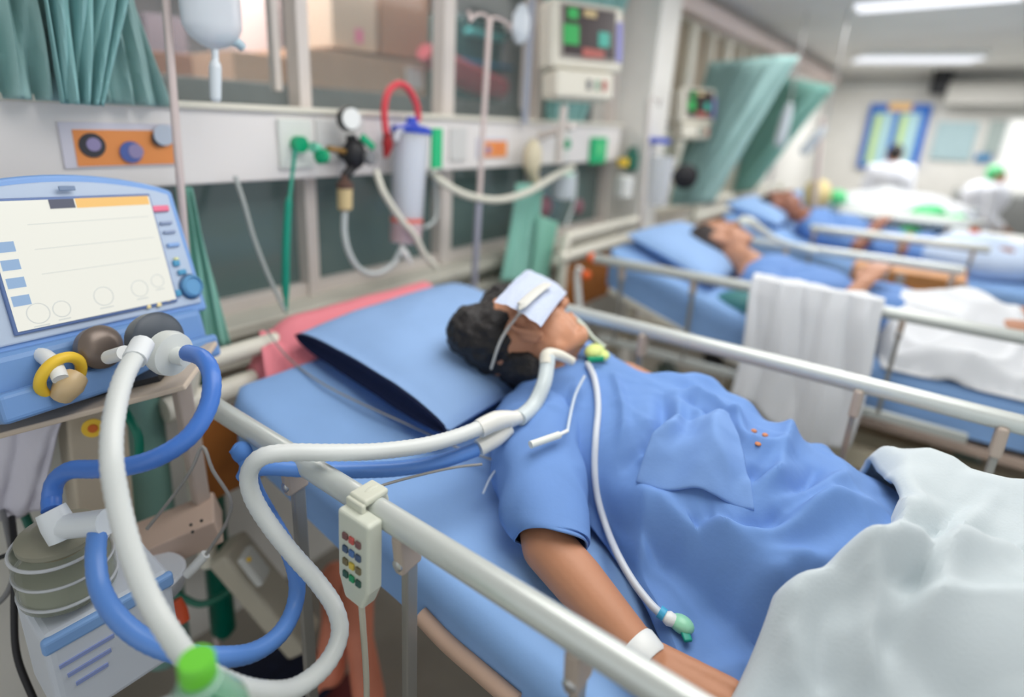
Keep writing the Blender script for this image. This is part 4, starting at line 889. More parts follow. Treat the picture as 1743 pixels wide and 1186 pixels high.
# ---------------------------------------------------------------- the ventilated patient
HL = frame((.996, .645, 1.108), (-.24, .88, .40), (.68, -.08, .70), 1.06)
pt = thing('person', 'patient in blue gown on the nearest bed, gauze on forehead, head turned away', 'person', (1.0, .3, .84))
bd = MB(); head_shapes(bd, HL)
NB = V((1.045, .545, 1.0))
bd.cap(HL(0, -.028, -.04), NB, .054, .060, 20)
bd.ell((1.04, .50, .965), (.18, .09, .065)); bd.ell((1.02, .36, .94), (.16, .17, .08)); bd.ell((.99, .16, .91), (.16, .17, .085)); bd.ell((.96, -.02, .885), (.165, .14, .085))
shR, shL = V((.865, .525, .965)), V((1.215, .49, .965))
elR, wrR = V((.668, .362, .915)), V((.618, .172, .872))
bd.cap(shR, elR, .055, .042, 20); bd.cap(elR, elR.lerp(wrR, .35), .042, .040, 20); bd.cap(elR.lerp(wrR, .35), wrR, .040, .026, 20)
elL, wrL = V((1.27, .23, .90)), V((1.27, .02, .87))
bd.cap(shL, elL, .053, .04, 16); bd.cap(elL, wrL, .04, .026, 16); hand_shapes(bd, wrL, (0, -1, -.05), (.1, 0, 1), 1, .2, -1)
for s_, x0, x1 in ((1, .88, .80), (-1, 1.04, 1.10)):
    bd.cap((x0, -.1, .90), (x1, -.5, .96), .085, .058, 20); bd.cap((x1, -.5, .96), (x1, -.88, .86), .055, .04, 16); bd.ell((x1, -.92, .90), (.04, .04, .09))
hand_shapes(bd, wrR + V((.0, -.012, 0)), (.06, -1, -.10), (-.35, -.05, 1), 1.08, .25, 1)
body = blob('body', bd, 'skin', .0036, pt, smooth=4)
# hair
hr = MB(); R_ = HL.R
hr.ell(HL(0, -.036, .046), (.085, .084, .084), R_, 32); hr.ell(HL(0, -.060, -.030), (.068, .046, .072), R_, 24); hr.ell(HL(-.01, .025, .072), (.070, .062, .050), R_, 24); hr.ell(HL(.02, -.055, .10), (.055, .06, .045), R_, 20); hr.ell(HL(.02, -.07, .075), (.05, .045, .05), R_, 20)
hr.ell(HL(.0, -.062, -.088), (.046, .024, .036), R_, 20)
def hairdisp(p, n): return p + n * (.006 * N(p.x * 45, p.y * 45, p.z * 45) + .002 * N(p.x * 160, p.y * 160, p.z * 160))
blob('hair', hr, 'hair', .005, pt, smooth=3, disp=hairdisp)
# gown: a sheet draped on the trunk
def prof(y):
    # centre, half width, height of the trunk under the gown
    c = 1.045 + (y - .5) * .17; 
    w_ = .205 + .02 * sst(.5, .2, y) + .03 * sst(.2, -.1, y)
    h = .155 + .035 * sst(.45, .2, y) + .005 * sst(.2, .0, y)
    return c, w_, h
def gz(x, y):
    c, w_, h = prof(min(y, .56)); q = (x - c) / w_
    core = h * max(0, 1 - abs(q) ** 2.5) ** .5 if abs(q) < 1 else 0
    flare = .035 * math.exp(-max(0, abs(q) - .9) * 4)
    z = z1(y) + .012 + max(core, flare * (1 if abs(q) > .8 else 0))
    endf = sst(.665, .575, y)
    z = z1(y) + .012 + (z - z1(y) - .012) * (.06 + .94 * endf)
    return z
def gfold(x, y):
    c, w_, h = prof(y); q = (x - c) / w_
    a = 0
    # broad radiating folds over the belly, gathered at the far side
    t = math.atan2(y - .12, x - 1.30) ; rr = math.hypot(y - .12, x - 1.30)
    a += .010 * math.sin(t * 15 + 3 * N(x * 4, y * 4)) * sst(.02, .14, rr) * sst(.62, .25, rr) * sst(.5, .3, y)
    a += .020 * max(0, ridge(x * 4.5 + 3, y * 4.5 + x * 2.5, 1.2) - .55) * (.5 + .8 * sst(.45, .15, y))
    a += .014 * max(0, ridge(x * 9 + 7, y * 8 - x * 5, 5.2) - .6) * sst(.42, .25, y)
    a += .012 * N(x * 7, y * 7, 3.3) 
    # creases running from the shoulder
    a += .007 * max(0, ridge((x + y * .55) * 13, (y - x) * 2.5, 9) - .5) * sst(.25, .45, y)
    # bunched cloth on the far side of the belly
    a += .030 * math.exp(-((x - 1.15) ** 2 / .010 + (y - .24) ** 2 / .016)) * (1 + 1.6 * N(x * 16, y * 16))
    a += .018 * math.exp(-((x - 1.16) ** 2 / .01 + (y - .33) ** 2 / .006)) * (1 + 1.2 * N(x * 25, y * 20, 4))
    # long draped folds over belly and lap
    tt = (x - .6) * .9 + (y) * 1.25
    a += .022 * max(0, ridge(tt * 5.5, (x - y) * 1.6, 11) - .45) * sst(.40, .15, y)
    a += .014 * max(0, ridge((x - y * .6) * 7, (x + y) * 2.2, 13) - .5) * sst(.5, .3, y) * sst(-.2, .1, y)
    return a
def GZ0(x, y): return gz(x, y) + .012
def mkfolds(spec, zf):
    out = []
    for A, W_, pts in spec:
        q = [hit(u, v, zf) for u, v in pts]; q = [p for p, _ in spline([V((p.x, p.y, 0)) for p in q], .02)]
        xs_ = [p.x for p in q]; ys_ = [p.y for p in q]
        W_ *= 1.35; A *= .85
        out.append((A, W_, q, (min(xs_) - 3 * W_, max(xs_) + 3 * W_, min(ys_) - 3 * W_, max(ys_) + 3 * W_)))
    return out
def foldsum(F, x, y):
    a = 0
    for A, W_, q, bb in F:
        if x < bb[0] or x > bb[1] or y < bb[2] or y > bb[3]: continue
        best = 9; n = len(q)
        for i in range(n - 1):
            ax_, ay_ = q[i].x, q[i].y; dx, dy = q[i + 1].x - ax_, q[i + 1].y - ay_
            t = ((x - ax_) * dx + (y - ay_) * dy) / (dx * dx + dy * dy + 1e-12); t = 0 if t < 0 else 1 if t > 1 else t
            d = (x - ax_ - dx * t) ** 2 + (y - ay_ - dy * t) ** 2
            if d < best: best = d; tt = (i + t) / (n - 1)
        d = math.sqrt(best) / W_
        a += 1.5 * A * math.exp(-d ** 1.7) * min(1, .25 + 3.5 * tt * (1 - tt) * 1.2)
    return a
GF = mkfolds([
    (.020, .012, ((1213, 715), (1206, 770), (1222, 812), (1262, 838), (1320, 828), (1352, 795))),
    (.018, .010, ((1250, 700), (1262, 745), (1290, 775), (1335, 770))),
    (.022, .012, ((1150, 925), (1200, 935), (1292, 935), (1352, 912), (1420, 885), (1490, 868))),
    (.020, .012, ((1078, 842), (1120, 875), (1150, 912), (1161, 945), (1150, 985))),
    (.016, .012, ((1190, 985), (1240, 992), (1292, 1008), (1345, 1038))),
    (.014, .010, ((1290, 880), (1340, 858), (1400, 838), (1440, 815))),
    (.014, .010, ((1180, 860), (1200, 900), (1230, 950), (1290, 975), (1400, 975))),
    (-.018, .012, ((1128, 672), (1128, 735), (1095, 768), (1050, 800))),
    (.012, .009, ((1150, 690), (1152, 725), (1140, 755), (1120, 778))),
    (.012, .009, ((1180, 695), (1190, 720), (1180, 745))),
    (.012, .008, ((1170, 672), (1195, 690), (1235, 705), (1262, 722))),
    (-.012, .008, ((1160, 680), (1190, 705), (1225, 712))),
    (.012, .008, ((1085, 780), (1110, 770), (1140, 745))),
    (-.018, .010, ((1290, 800), (1275, 830), (1235, 840))),
    (.014, .009, ((1345, 740), (1330, 790), (1300, 850), (1255, 895))),
    (-.016, .011, ((1215, 890), (1190, 900), (1172, 920))),
    (.014, .010, ((1430, 850), (1400, 880), (1350, 895))),
    (.012, .009, ((1085, 860), (1090, 930), (1080, 985))),
    (-.010, .008, ((1390, 790), (1370, 830), (1330, 860))),
    (-.014, .010, ((1010, 820), (1030, 880), (1062, 940), (1100, 990))),
    (.014, .012, ((1060, 850), (1085, 920), (1100, 980))),
    (.012, .008, ((985, 655), (972, 700), (968, 760), (975, 820))),
    (.010, .007, ((1045, 640), (1060, 700), (1055, 770))),
    (.012, .010, ((1240, 1045), (1280, 1030), (1330, 1000), (1380, 960))),
    (-.014, .010, ((1330, 880), (1300, 905), (1230, 915))),
], GZ0)
def GZ(x, y): return gz(x, y) + gfold(x, y) * .55 + foldsum(GF, x, y) * sst(1.0, .72, (x - prof(y)[0]) / prof(y)[1]) + .012
def gmap(u, v):
    y = .665 - v * .775
    c, w_, h = prof(min(y, .56))
    x0 = c - w_ * 1.02 - .01 - .13 * sst(.32, .05, y); x1 = c + w_ * 1.08 + .02 * sst(.5, .2, y)
    if y > .5:
        x0 = max(x0, .855); 
    x = x0 + (x1 - x0) * u
    # neckline scooped round the throat
    return x, y
def gpt(u, v):
    x, y = gmap(u, v)
    dn = math.hypot((x - 1.05) / .085, (y - .60) / .075)
    if dn < 1 and dn > 1e-4:
        k = 1 / dn; x, y = 1.05 + (x - 1.05) * k, .60 + (y - .60) * k
    z = GZ(x, y)
    e = min(u, 1 - u)
    if y < -.02: z -= (-.02 - y) * .45
    if e < .03: z -= (.03 - e) / .03 * .02
    return V((x, y, z))
obj('gown', MB().grid(230, 260, gpt), 'gown', pt, mods=[('SOLIDIFY', dict(thickness=.004)), ('SMOOTH', dict(iterations=7))])
# sleeve
sl_ = MB(); axp = [shR + V((.05, .0, -.005)), shR + V((.0, -.01, 0)), shR.lerp(elR, .5) + V((.0, 0, .01)), elR + V((.012, .012, .012)), elR + V((-.004, -.008, .008))]
sl_.tube(axp, [.092, .092, .080, .066, .060], seg=64, step=.004, cap=False, flat=.92)
o = obj('sleeve', sl_, 'gown', pt)
me = o.data
cen = [sum((me.vertices[i * 64 + j].co for j in range(64)), V()) / 64 for i in range(len(me.vertices) // 64)]
for v in me.vertices:
    p = v.co.copy(); nn = (p - cen[v.index // 64]).normalized()
    i_ = v.index // 64 / (len(me.vertices) / 64 - 1); k_ = nn.dot(V((-.75, -.1, -.65)))
    p = p + (shR - elR).normalized() * (.045 * (k_ + .15) * sst(.55, 1, i_))
    v.co = p + nn * (.010 * max(0, ridge(p.x * 10 + p.y * 4, p.y * 6, p.z * 8) - .5) + .007 * N(p.x * 14, p.y * 14, p.z * 14))
o.modifiers.new('solidify', 'SOLIDIFY').thickness = .003
# folded flap of gown cloth lying on the belly
fa, fb, fc, fd = [hit(u, v, GZ, .008) for u, v in ((1120, 748), (1240, 712), (1285, 868), (1080, 822))]
def flap(u, v):
    a = fa.lerp(fb, u); b = fd.lerp(fc, u); p = a.lerp(b, v); z = GZ0(p.x, p.y) + .5 * (GZ(p.x, p.y) - GZ0(p.x, p.y)) + .016 + .012 * math.sin(PI * v) + .010 * math.sin(u * 9 + v * 3) + .006 * N(u * 4, v * 4)
    return V((p.x, p.y, z))
obj('gown_flap', MB().grid(50, 50, flap), mat('blue_gown_light', (116, 152, 208), .85, bump=.04, bscale=140), pt, mods=[('SOLIDIFY', dict(thickness=.006)), ('SMOOTH', dict(iterations=4))])
for (u, v) in ((1283, 735), (1290, 757), (1302, 742)):
    h_ = hit(u, v, GZ); obj('printed_spot', MB().ell(h_ + V((0, 0, .002)), (.006, .005, .003)), mat('spot_orange', (200, 130, 90), .7), pt)
# wrist band
wb_ = wrR + V((.0, .006, .0)); dr = (elR - wrR).normalized()
obj('wristband', MB().lathe(wb_ - dr * .014, dr, [(.0285, 0), (.031, .003), (.033, .026), (.031, .03)], seg=28), 'white', pt)
# gauze pad and strap
gc = HL(.042, .088, .036); gn = (HL.s * .62 + HL.f * .75 + HL.u * .1).normalized()
def onpl(u, v): r = ray(u, v); o_ = V((0, 0, EYE)); return o_ + r * ((gc - o_).dot(gn) / r.dot(gn))
gp = [onpl(842, 513), onpl(897, 458), onpl(966, 497), onpl(921, 556)]
def gauze(s_):
    def f(u, v):
        p = gp[0].lerp(gp[1], u).lerp(gp[3].lerp(gp[2], u), v)
        e = (1 - abs(2 * u - 1) ** 4) * (1 - abs(2 * v - 1) ** 4)
        return p + gn * (.014 - .016 * ((2 * u - 1) ** 2 + (2 * v - 1) ** 2) * .5 + s_ * .006 * e + .003 * N(u * 6, v * 6))
    return f
gz_ = thing('gauze_pad', 'square pale blue-white gauze pad lying over the patient\'s forehead and eyes', 'gauze pad', (gp[0] + gp[2]) / 2)
mb = MB(); mb.grid(24, 24, gauze(1)); mb.grid(24, 24, gauze(-1)); bmesh.ops.remove_doubles(mb.bm, verts=mb.bm.verts, dist=.0006)
obj('pad', mb, 'gauze', gz_)
mb = MB(); mb.tube([gp[0].lerp(gp[2], .62) + gn * .027, gp[0].lerp(gp[2], .45).lerp(gp[3], .2) + gn * .027, gp[0].lerp(gp[3], .5) + gn * .017, HL(.078, .03, .02), HL(.090, -.02, .022), HL(.086, -.06, .02), HL(.055, -.105, .01)], [.012, .012, .011, .010, .010, .009, .008], seg=12, flat=.35)
obj('tape', mb, mat('tape_cream', (206, 206, 200), .6), gz_)
mb = MB(); mb.ell(AD(1012, 598, 1.235), (.028, .02, .016)).ell(AD(1022, 604, 1.235), (.02, .02, .012))
ym = single('tube_holder', mb, 'vyellow', 'yellow-green foam tube holder under the patient\'s chin', 'tube holder')
obj('green_clip', MB().bar(AD(1000, 612, 1.2), AD(1028, 610, 1.2), .008, .01, bev=.002), 'green', ym)
single('feeding_tube', MB().tube([AD(972, 540, 1.27), AD(990, 552, 1.25), AD(1010, 575, 1.24), AD(1030, 590, 1.24)], [.009, .006, .0045, .004]), mat('tube_clear_green', (196, 204, 190), .4), 'clear feeding tube taped across the far side of the face', 'tube')
# white line over the chest with its coloured connector
pts = [hit(u, v, GZ, .010) for u, v in ((1000, 618), (1012, 645), (1018, 690), (1014, 745), (1012, 800), (1018, 850), (1033, 900), (1052, 945), (1078, 990), (1105, 1025), (1122, 1042))]
single('chest_tube', MB().tube(pts, .0062, seg=14, step=.006), mat('chest_tube_white', (206, 212, 220), .35), 'thin white tube running down over the gown from the neck', 'tube')
e0, e1, e2, e3 = [hit(u, v, GZ, .014) for u, v in ((1122, 1040), (1138, 1052), (1160, 1062), (1172, 1092))]
cq = thing('tube_end', 'blue and green connector ending the white chest tube', 'connector', e1)
obj('blue_ring', MB().tube([e0, e0.lerp(e1, .6)], .0095, smooth=False), mat('ring_blue', (70, 170, 210), .4), cq)
obj('white_hub', MB().tube([e0.lerp(e1, .6), e1, e1.lerp(e2, .5)], [.008, .011, .009]), 'white', cq)
obj('green_balloon', MB().ell(e2, (.014, .018, .012)), mat('balloon_green', (150, 214, 180), .3), cq)
obj('green_tail', MB().bar(e2, e3, .012, .006, bev=.002), mat('tail_teal', (20, 150, 130), .4), cq)
a, b = hit(902, 757, GZ, .02), hit(952, 738, GZ, .02)
wc = single('lead_clip', MB().tube([AD(903, 757, .955), AD(952, 740, .985)], .0065, smooth=False), mat('clip_cream', (226, 230, 224), .4), 'white clip lying across the patient\'s upper sleeve', 'clip')
obj('clip_tip', MB().tube([AD(952, 740, .985), AD(966, 733, 1.0)], .0035, smooth=False), 'white', wc)
single('thin_line', MB().tube([AD(966, 733, 1.0), AD(972, 700, 1.05), AD(980, 670, 1.09), AD(995, 640, 1.12)], .003), mat('white_wire', (190, 205, 222), .5), 'thin white line rising from the clip to the neck', 'line')
single('drain_line', MB().tube([V((.69, .20, .845)), V((.66, .14, .84)), V((.655, .07, .835)), V((.65, .0, .83))], .0035), mat('brown_line', (120, 110, 90), .4), 'brownish line lying between forearm and gown', 'line')

# ---------------------------------------------------------------- blankets
def yedge(x):
    P = [(.50, .075), (.60, .07), (.70, .055), (.80, .0), (.90, -.035), (.97, -.052), (1.05, -.03), (1.15, .0), (1.25, .03), (1.36, .06), (1.5, .07)]
    for (a, ya), (b, yb) in zip(P, P[1:]):
        if a <= x <= b: t = (x - a) / (b - a); t = t * t * (3 - 2 * t); return ya + (yb - ya) * t
    return .07
def bz(x, y):
    c = .96; w_ = .29; q = abs(x - c) / w_
    h = .80 + .235 + .03 * sst(-.1, -.5, y) 
    z = h - .16 * sst(.55, 1.25, q) - .05 * sst(1.02, 1.2, x)
    if x < .56: z = min(z, .83 - (.56 - x) * 3.2)
    if x > 1.32: z = min(z, .85 - (x - 1.32) * 3.0)
    z += .030 * max(0, ridge(x * 3.1 + 1, y * 3.1 + x * 1.8, 4.4) - .35) + .016 * max(0, ridge(x * 6.2, y * 5 + 3, 8.1) - .4) + .010 * N(x * 5, y * 5, 2)
    z += .03 * math.exp(-((x - .80 + (y + .05) * .9) ** 2) / .0012) + .035 * math.exp(-((x - 1.16 - (y) * .35) ** 2) / .003)
    z -= .035 * math.exp(-((x - .90 + y * .2) ** 2) / .0015)
    z += .022 * max(0, ridge((x + y * .8) * 6, (x - y) * 2, 21) - .45) - .02 * math.exp(-((x - .73 - (y + .05) * .35) ** 2) / .0006)
    z += .012 * math.exp(-((x - 1.04 - (y) * .9) ** 2) / .0008)
    if BF: z += foldsum(BF, x, y)
    return z
BF = []
BF = mkfolds([
    (-.016, .010, ((1495, 1123), (1535, 1040), (1568, 981), (1605, 898), (1674, 838))),
    (.016, .014, ((1530, 1120), (1590, 1000), (1640, 890), (1700, 835))),
    (.018, .010, ((1474, 950), (1478, 1020), (1476, 1100), (1478, 1186))),
    (-.016, .014, ((1425, 985), (1405, 1050), (1402, 1120), (1405, 1186))),
    (-.020, .011, ((1500, 955), (1540, 962), (1590, 960))),
    (.014, .010, ((1458, 935), (1520, 922), (1591, 916))),
    (.018, .011, ((1446, 796), (1500, 808), (1530, 840), (1532, 880), (1522, 916))),
    (-.016, .010, ((1480, 812), (1505, 850), (1510, 890))),
    (.012, .012, ((1330, 1075), (1350, 1120), (1345, 1180))),
], bz)
def bpt(u, v):
    x = .47 + u * .93; y = yedge(x) - v * 1.05
    z = bz(x, y)
    if v < .03: z -= (1 - v / .03) ** 2 * .035
    return V((x, y, z))
clothsheet('blanket', 190, 210, bpt, 'blanket', 'thick pale white blanket covering the ventilated patient\'s hips and legs', 'blanket', .010)
# small white tag peeking at the blanket's near corner skipped: not legible

# ---------------------------------------------------------------- people in the other beds
def lying(hx, hy, cx, zf, lab, k=1.0, skin='skin2', face=(.4, -.1, .9), legs=True, arms=True, gown='gown', yh=-.05, knee=.05):
    t = thing('person', lab, 'person', (cx, hy - .4, zf(hy - .4)))
    b = MB(); zc = lambda y, h: zf(y) + h
    L = frame((hx, hy, zc(hy, .11)), (0, .93, (zf(hy + .1) - zf(hy)) * 9), face, k); head_shapes(b, L)
    nb_ = V((cx, hy - .15, zc(hy - .15, .10))); b.cap(L(0, -.02, -.05), nb_, .052, .058, 14)
    b.ell((cx, hy - .22, zc(hy - .22, .09)), (.19, .1, .075)); b.ell((cx, hy - .36, zc(hy - .36, .10)), (.16, .17, .09)); b.ell((cx, hy - .58, zc(hy - .58, .09)), (.16, .16, .085)); b.ell((cx, hy - .72, zc(hy - .72, .09)), (.17, .12, .085))
    for s_ in (-1, 1):
        sh = V((cx + s_ * .18, hy - .24, zc(hy - .24, .08))); el = V((cx + s_ * .25, hy - .50, zc(hy - .5, .08)))
        wr = V((cx + s_ * (.25 if s_ > 0 else .10), hy - (.72 if s_ > 0 else .56), zc(hy - .62, .07 if s_ > 0 else .20)))
        b.cap(sh, el, .052, .042, 14); b.cap(el, wr, .04, .027, 14); hand_shapes(b, wr, (wr - el), (0, 0, 1), 1, .3, s_)
        kn = V((cx + s_ * .11, hy - 1.15, zf(hy - 1.15) + .07 + knee)); an = V((cx + s_ * .10, hy - 1.52, zf(-.8) + .05))
        b.cap((cx + s_ * .09, hy - .78, zc(hy - .78, .08)), kn, .082, .056, 16); b.cap(kn, an, .052, .036, 14); b.cap(an, an + V((0, -.02, .15)), .034, .022, 12)
    blob('body', b, skin, .006, t, smooth=4)
    h = MB(); h.ell(L(0, -.028, .036), (.084 * k, .092 * k, .094 * k), L.R, 24); h.ell(L(0, -.06, -.02), (.07 * k, .05 * k, .07 * k), L.R, 20)
    blob('hair', h, mat('greying_hair', (70, 62, 60), .6, var=.3, vscale=40), .007, t, smooth=3, disp=hairdisp)
    g = MB(); e = .018
    g.ell((cx, hy - .24, zc(hy - .24, .085)), (.19 + e, .09 + e, .075 + e)); g.ell((cx, hy - .38, zc(hy - .38, .095)), (.165 + e, .17, .09 + e)); g.ell((cx, hy - .62, zc(hy - .62, .085)), (.17 + e, .17, .085 + e)); g.ell((cx, hy - .80, zc(hy - .80, .085)), (.18 + e, .12, .08 + e))
    for s_ in (-1, 1): g.cap((cx + s_ * .17, hy - .25, zc(hy - .25, .08)), (cx + s_ * .235, hy - .44, zc(hy - .44, .08)), .072, .062, 16)
    blob('gown', g, gown, .008, t, smooth=5, disp=lambda p, n: p + n * (.012 * max(0, ridge(p.x * 7, p.y * 8, p.z * 6) - .4) + .008 * N(p.x * 12, p.y * 12, p.z * 9)))
    return t, L
p2, L2 = lying(2.60, .70, 2.52, z2, 'patient in blue gown in the second bed, bare brown legs below white cloth', skin='skin2', face=(.45, -.2, .85))
p3, L3 = lying(4.22, .80, 4.2, z3, 'patient lying in the third bed, darker skinned, in a blue gown', skin=mat('skin_dark', (150, 98, 78), .5, var=.08), face=(.2, -.3, .9))
# mask and tube on patient two
single('oxygen_mask', MB().tube([L2(0, .115, -.045), L2(0, .135, -.06), V((2.72, .5, 1.12)), V((2.78, .35, 1.08))], [.035, .02, .012, .012]), mat('mask_clear', (206, 212, 206), .35), 'pale mask and hose on the second patient\'s mouth', 'mask')
single('hand_wrap', MB().ell(AZ(1362, 466, 1.03), (.05, .035, .03)), 'white', 'white bandage at the wrist of the second patient', 'bandage')
single('teal_bag', MB().ell(AX(1262, 520, 2.26), (.05, .10, .055)), mat('bag_teal', (70, 130, 130), .5, var=.2, vscale=20), 'dark teal bag lying beside the second patient near the rail', 'bag')
# cloths on bed two
def overrail(x, y0, y1, top, lowf, seed, inner):
    def f(u, v):
        y = y0 + (y1 - y0) * u
        s_ = v * 1.0; ln = .34 + lowf(u); d = s_ * (ln + inner)
        if d < inner: xx = x + .03 + (inner - d); z = z2(y) + .10 + (top - z2(y) - .10) * sst(0, 1, d / inner) + .03 * N(xx * 7, y * 9, seed)
        else: q = d - inner; xx = x - .028 - .01 * math.sin(q * 4); z = top + .012 - q
        if abs(d - inner) < .03: z = top + .028; xx = x + (inner - d) * .9
        w_ = .020 * N(u * 5.5 + seed, v * 1.3, 1) * sst(0, .4, v) + .012 * N(u * 11, v * 3, seed) + .02 * sst(.3, .5, v) * math.sin(u * 9 + 2 * v)
        return V((xx - abs(w_) - .004, y + .01 * math.sin(v * 6), z + (.010 * ridge(y * 8, d * 4) if d < inner else 0)))
    return f
clothsheet('white_cloth', 70, 70, overrail(2.06, .05, .42, 1.065, lambda u: .12 + .05 * math.sin(u * 5), 1, .36), 'whitec', 'white cloth draped over the second bed\'s near rail, hanging long', 'cloth')
def lap(u, v):
    x = 2.13 + .62 * v; y = .02 - u * .42 + .12 * v
    q = (x - 2.5) / .3
    z = .86 + .16 * math.exp(-q * q * 1.5) + .05 * math.exp(-((y + .15) ** 2) / .01) + .02 * max(0, ridge(x * 7, y * 7) - .4) + .01 * N(x * 9, y * 9)
    e = min(u, 1 - u, v)
    z -= max(0, .08 - e) * .9
    return V((x, y, max(z, z2(y) + .006)))
clothsheet('white_cloth', 60, 60, lap, 'whitec', 'white bunched cloth over the second patient\'s thighs', 'cloth')
# wooden bedside cabinet between beds two and three
cb = thing('bedside_cabinet', 'orange-brown wooden cabinet between the second and third beds', 'cabinet', (3.34, .02, 0))
obj('body', MB().box((3.34, .03, .49), (.36, .42, .98), bev=.006), 'woodl', cb, False)
for y in (-.17, .05, .2): obj('upright', MB().box((3.155, y, .49), (.012, .035, .96), bev=.003), mat('cabinet_grey_trim', (176, 168, 160), .5), cb, False)
for y in (-.06, .125): obj('door', MB().box((3.157, y, .62), (.012, .13, .6), bev=.004), 'woodl', cb, False)
# bed three / four contents
def heap(name, c, r, m_, lab, cat, seed=0, amp=.02):
    b = MB(); b.ell(c, r, None, 40)
    o = single(name, b, m_, lab, cat)
    for v in o.data.vertices:
        n = v.co.normalized(); v.co += n * amp * (N(v.co.x * 7 + seed, v.co.y * 7, v.co.z * 7) + .6 * max(0, ridge(v.co.x * 6 + seed, v.co.y * 6, v.co.z * 5) - .5))
    return o
heap('white_blanket', V((5.86, .25, .98)), (.36, .50, .16), 'whitec', 'white blanket heaped over the furthest bed', 'blanket', 2, .05)
heap('white_blanket', V((4.22, -.25, .93)), (.30, .32, .12), mat('pale_bluewhite', (196, 212, 236), .9), 'pale blue-white blanket on the third patient\'s legs', 'blanket', 5, .04)
for u, v, x, r, lab in ((1425, 335, 5.6, .07, 'bright green bag lying at the head of the furthest bed'), (1580, 364, 5.5, .105, 'largest bright green bag heaped on the furthest bed'), (1627, 376, 5.5, .065, 'small green bag right of the largest one'), (1549, 396, 5.55, .07, 'flat green bag on the near edge of the furthest bed')):
    p = AX(u, v, x); heap('green_bag', p, (r, r * 1.1, r * (.9 if r < .1 else .75)), 'greenl', lab, 'bag', r * 9, .012)
heap('yellow_bundle', AX(1390, 332, 5.3), (.10, .10, .12), mat('dull_yellow', (222, 204, 150), .8), 'dull yellow bundle near the head of the third bed', 'bundle', 3)
heap('red_bottle', AX(1655, 408, 4.9), (.035, .035, .07), 'salmon', 'salmon-red bottle on the far bed table', 'bottle', 1, .0)
heap('cream_jar', AX(1678, 412, 4.9), (.045, .045, .05), mat('cream_jar_m', (226, 200, 170), .5), 'cream jar beside the salmon-red bottle', 'jar', 1, .0)
ot = thing('overbed_table', 'white table across the far end of the furthest bed, with bottle and jar', 'table', (5.0, -.35, 0))
obj('table_top', MB().box((4.95, -.38, .955), (.45, .5, .03), bev=.006), 'white', ot, False); obj('leg', MB().box((5.0, -.35, .49), (.05, .05, .9), bev=.005), 'steel', ot, False); obj('foot', MB().box((5.0, -.35, .03), (.4, .5, .04), bev=.006), 'steel', ot, False)

# ---------------------------------------------------------------- staff far down the ward
def staff(x, u, v, lab, cap=None, stoop=0, face=(1, .2, 0)):
    top = AX(u, v, x); Hh = top.z; y = top.y; k = Hh / 1.62
    t = thing('person', lab, 'person', (x, y, 0)); b = MB()
    f = V(face).normalized(); s_ = V((-f.y, f.x, 0))
    L = frame((x + f.x * stoop, y + f.y * stoop, Hh - .115 * k), (0, 0, 1), f, k); head_shapes(b, L)
    ch = V((x + f.x * stoop * .6, y + f.y * stoop * .6, Hh - .40 * k)); hp = V((x, y, Hh - .80 * k))
    b.cap(L(0, -.02, -.05), ch + V((0, 0, .12 * k)), .05 * k, .06 * k, 14)
    b.ell(ch, (.12, .17, .17)); b.ell(ch.lerp(hp, .5), (.11, .15, .18)); b.ell(hp, (.12, .165, .13))
    for q in (-1, 1):
        sh = ch + s_ * .175 * q + V((0, 0, .09)); el = sh + s_ * .04 * q + V((0, 0, -.27)); wr = el + f * .16 + V((0, 0, -.10))
        b.cap(sh, el, .048, .038, 12); b.cap(el, wr, .037, .026, 12); hand_shapes(b, wr, wr - el, (0, 0, 1), 1, .3, q)
        b.cap(hp + s_ * .085 * q, V((x, y, .45 * k)) + s_ * .08 * q, .08, .055, 14); b.cap(V((x, y, .45 * k)) + s_ * .08 * q, V((x, y, .07)) + s_ * .08 * q, .052, .036, 12)
        b.cap(V((x, y, .045)) + s_ * .08 * q - f * .04, V((x, y, .035)) + s_ * .08 * q + f * .14, .038, .03, 12)
    blob('body', b, 'skin', .011, t, smooth=3)
    g = MB(); g.ell(ch + V((0, 0, .01)), (.14, .205, .18)); g.ell(ch.lerp(hp, .5), (.13, .18, .2)); g.ell(hp - V((0, 0, .05)), (.145, .19, .2))
    for q in (-1, 1):
        sh = ch + s_ * .18 * q + V((0, 0, .085)); el = sh + s_ * .04 * q + V((0, 0, -.27)); g.cap(sh, el, .066, .056, 12); g.cap(el, el + f * .10 + V((0, 0, -.06)), .054, .045, 12)
    blob('coat', g, mat('white_uniform', (238, 240, 248), .85), .014, t, smooth=4, disp=lambda p, n: p + n * .012 * N(p.x * 9, p.y * 9, p.z * 5))
    h = MB(); h.ell(L(0, -.022, .034), (.086 * k, .098 * k, .094 * k), L.R, 20); h.ell(L(0, -.05, -.02), (.07 * k, .05 * k, .06 * k), L.R, 16)
    blob('hair' if not cap else 'cap', h, cap or 'hair', .009, t, smooth=3)
    return t
staff(8.4, 1527, 246, 'person in a white coat with dark hair standing before the notice board')
staff(8.0, 1680, 282, 'person in white wearing a green cap, bending below the bright window', cap='greenl', stoop=.1, face=(.3, -1, 0))

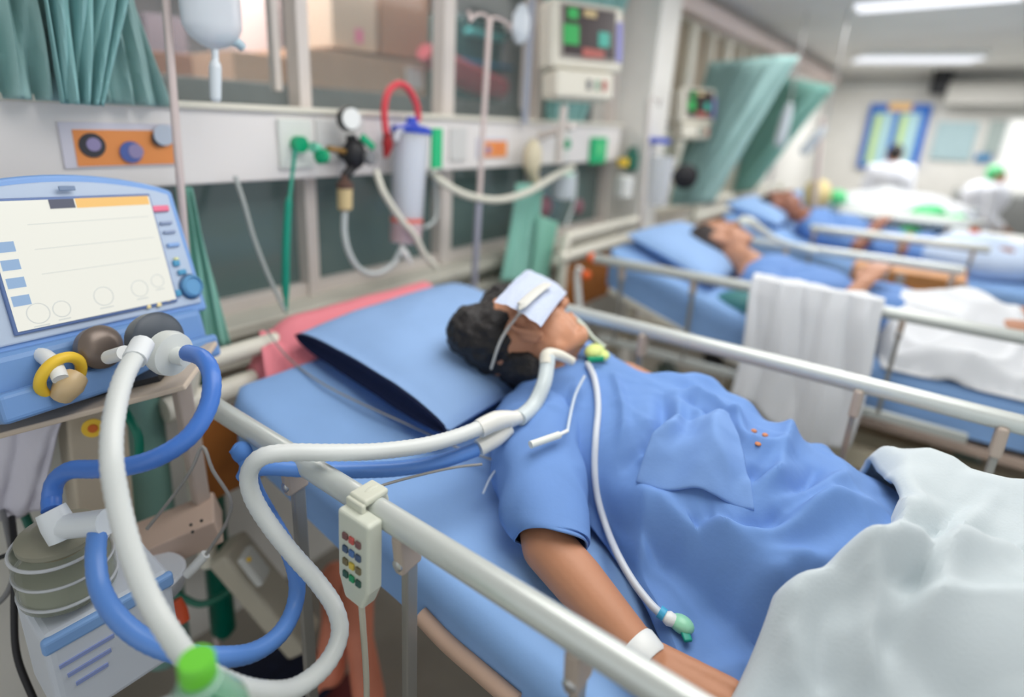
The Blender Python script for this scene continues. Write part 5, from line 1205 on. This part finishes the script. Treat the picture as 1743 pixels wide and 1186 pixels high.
# ---------------------------------------------------------------- bare feet beyond the near bed rail
ft = thing('person', 'person\'s two bare feet and shins beyond the near bed rail, low by the floor', 'person', (.80, 1.0, .02))
b = MB()
for (u0, v0, u1, v1, d) in ((572, 1045, 562, 1140, 1.55), (610, 1075, 628, 1185, 1.50)):
    a, c = AD(u0, v0, d), AD(u1, v1, d - .03)
    b.cap(a, c, .036, .042, 16)
    for q in range(5):
        w_ = V((.9, -.35, 0)).normalized() * (-.03 + .0145 * q); tip = c + (c - a).normalized() * (.035 - .004 * q) + w_
        b.cap(c + w_ * .8, tip, .013 - .001 * q, .011 - .001 * q, 10)
    b.cap(a, a + V((.05, .06, .05)), .04, .045, 14)
b.ell(AD(600, 1050, 1.58) + V((.04, .04, .02)), (.08, .05, .05))
blob('body', b, mat('flushed_skin', (226, 140, 112), .55, var=.08), .006, ft, smooth=4)
b = MB(); b.ell(AD(590, 1190, 1.60), (.09, .07, .03)); 
obj('skirt_hem', b, mat('maroon_cloth', (104, 44, 44), .8), ft)

#GROUPS
GR = {'hospital_bed': 'hospital beds along the ward', 'mattress': 'blue mattresses on the beds', 'pillow': 'blue pillows', 'drip_pole': 'drip poles along the ward', 'drip_bag': 'clear drip bags',
      'hanging_bag': 'pale bags hanging by the third bed', 'cardboard_box': 'cartons behind the glass', 'curtain': 'teal and green curtains', 'green_bag': 'bright green bags on the furthest bed',
      'breathing_tube': 'breathing tubes of the ventilator', 'thin_line': 'thin lines and wires', 'black_cable': 'black cables at the left edge', 'green_hose': 'dark green hoses', 'poster': 'orange posters on the service panel',
      'green_tag': 'green tags on the service panel', 'suction_canister': 'suction canisters on the wall', 'patient_monitor': 'patient monitors', 'white_cloth': 'white cloths on the second bed', 'white_blanket': 'pale blankets on the far beds',
      'oxygen_cylinder': 'green gas cylinders behind the trolley', 'person': 'people in the ward', 'drain_hose': 'cream drain hoses'}
for o in bpy.data.objects:
    if not o.parent and 'label' in o and 'group' not in o:
        b = o.name.split('.')[0]
        if b in GR and ('%s.001' % b) in bpy.data.objects: o['group'] = GR[b]
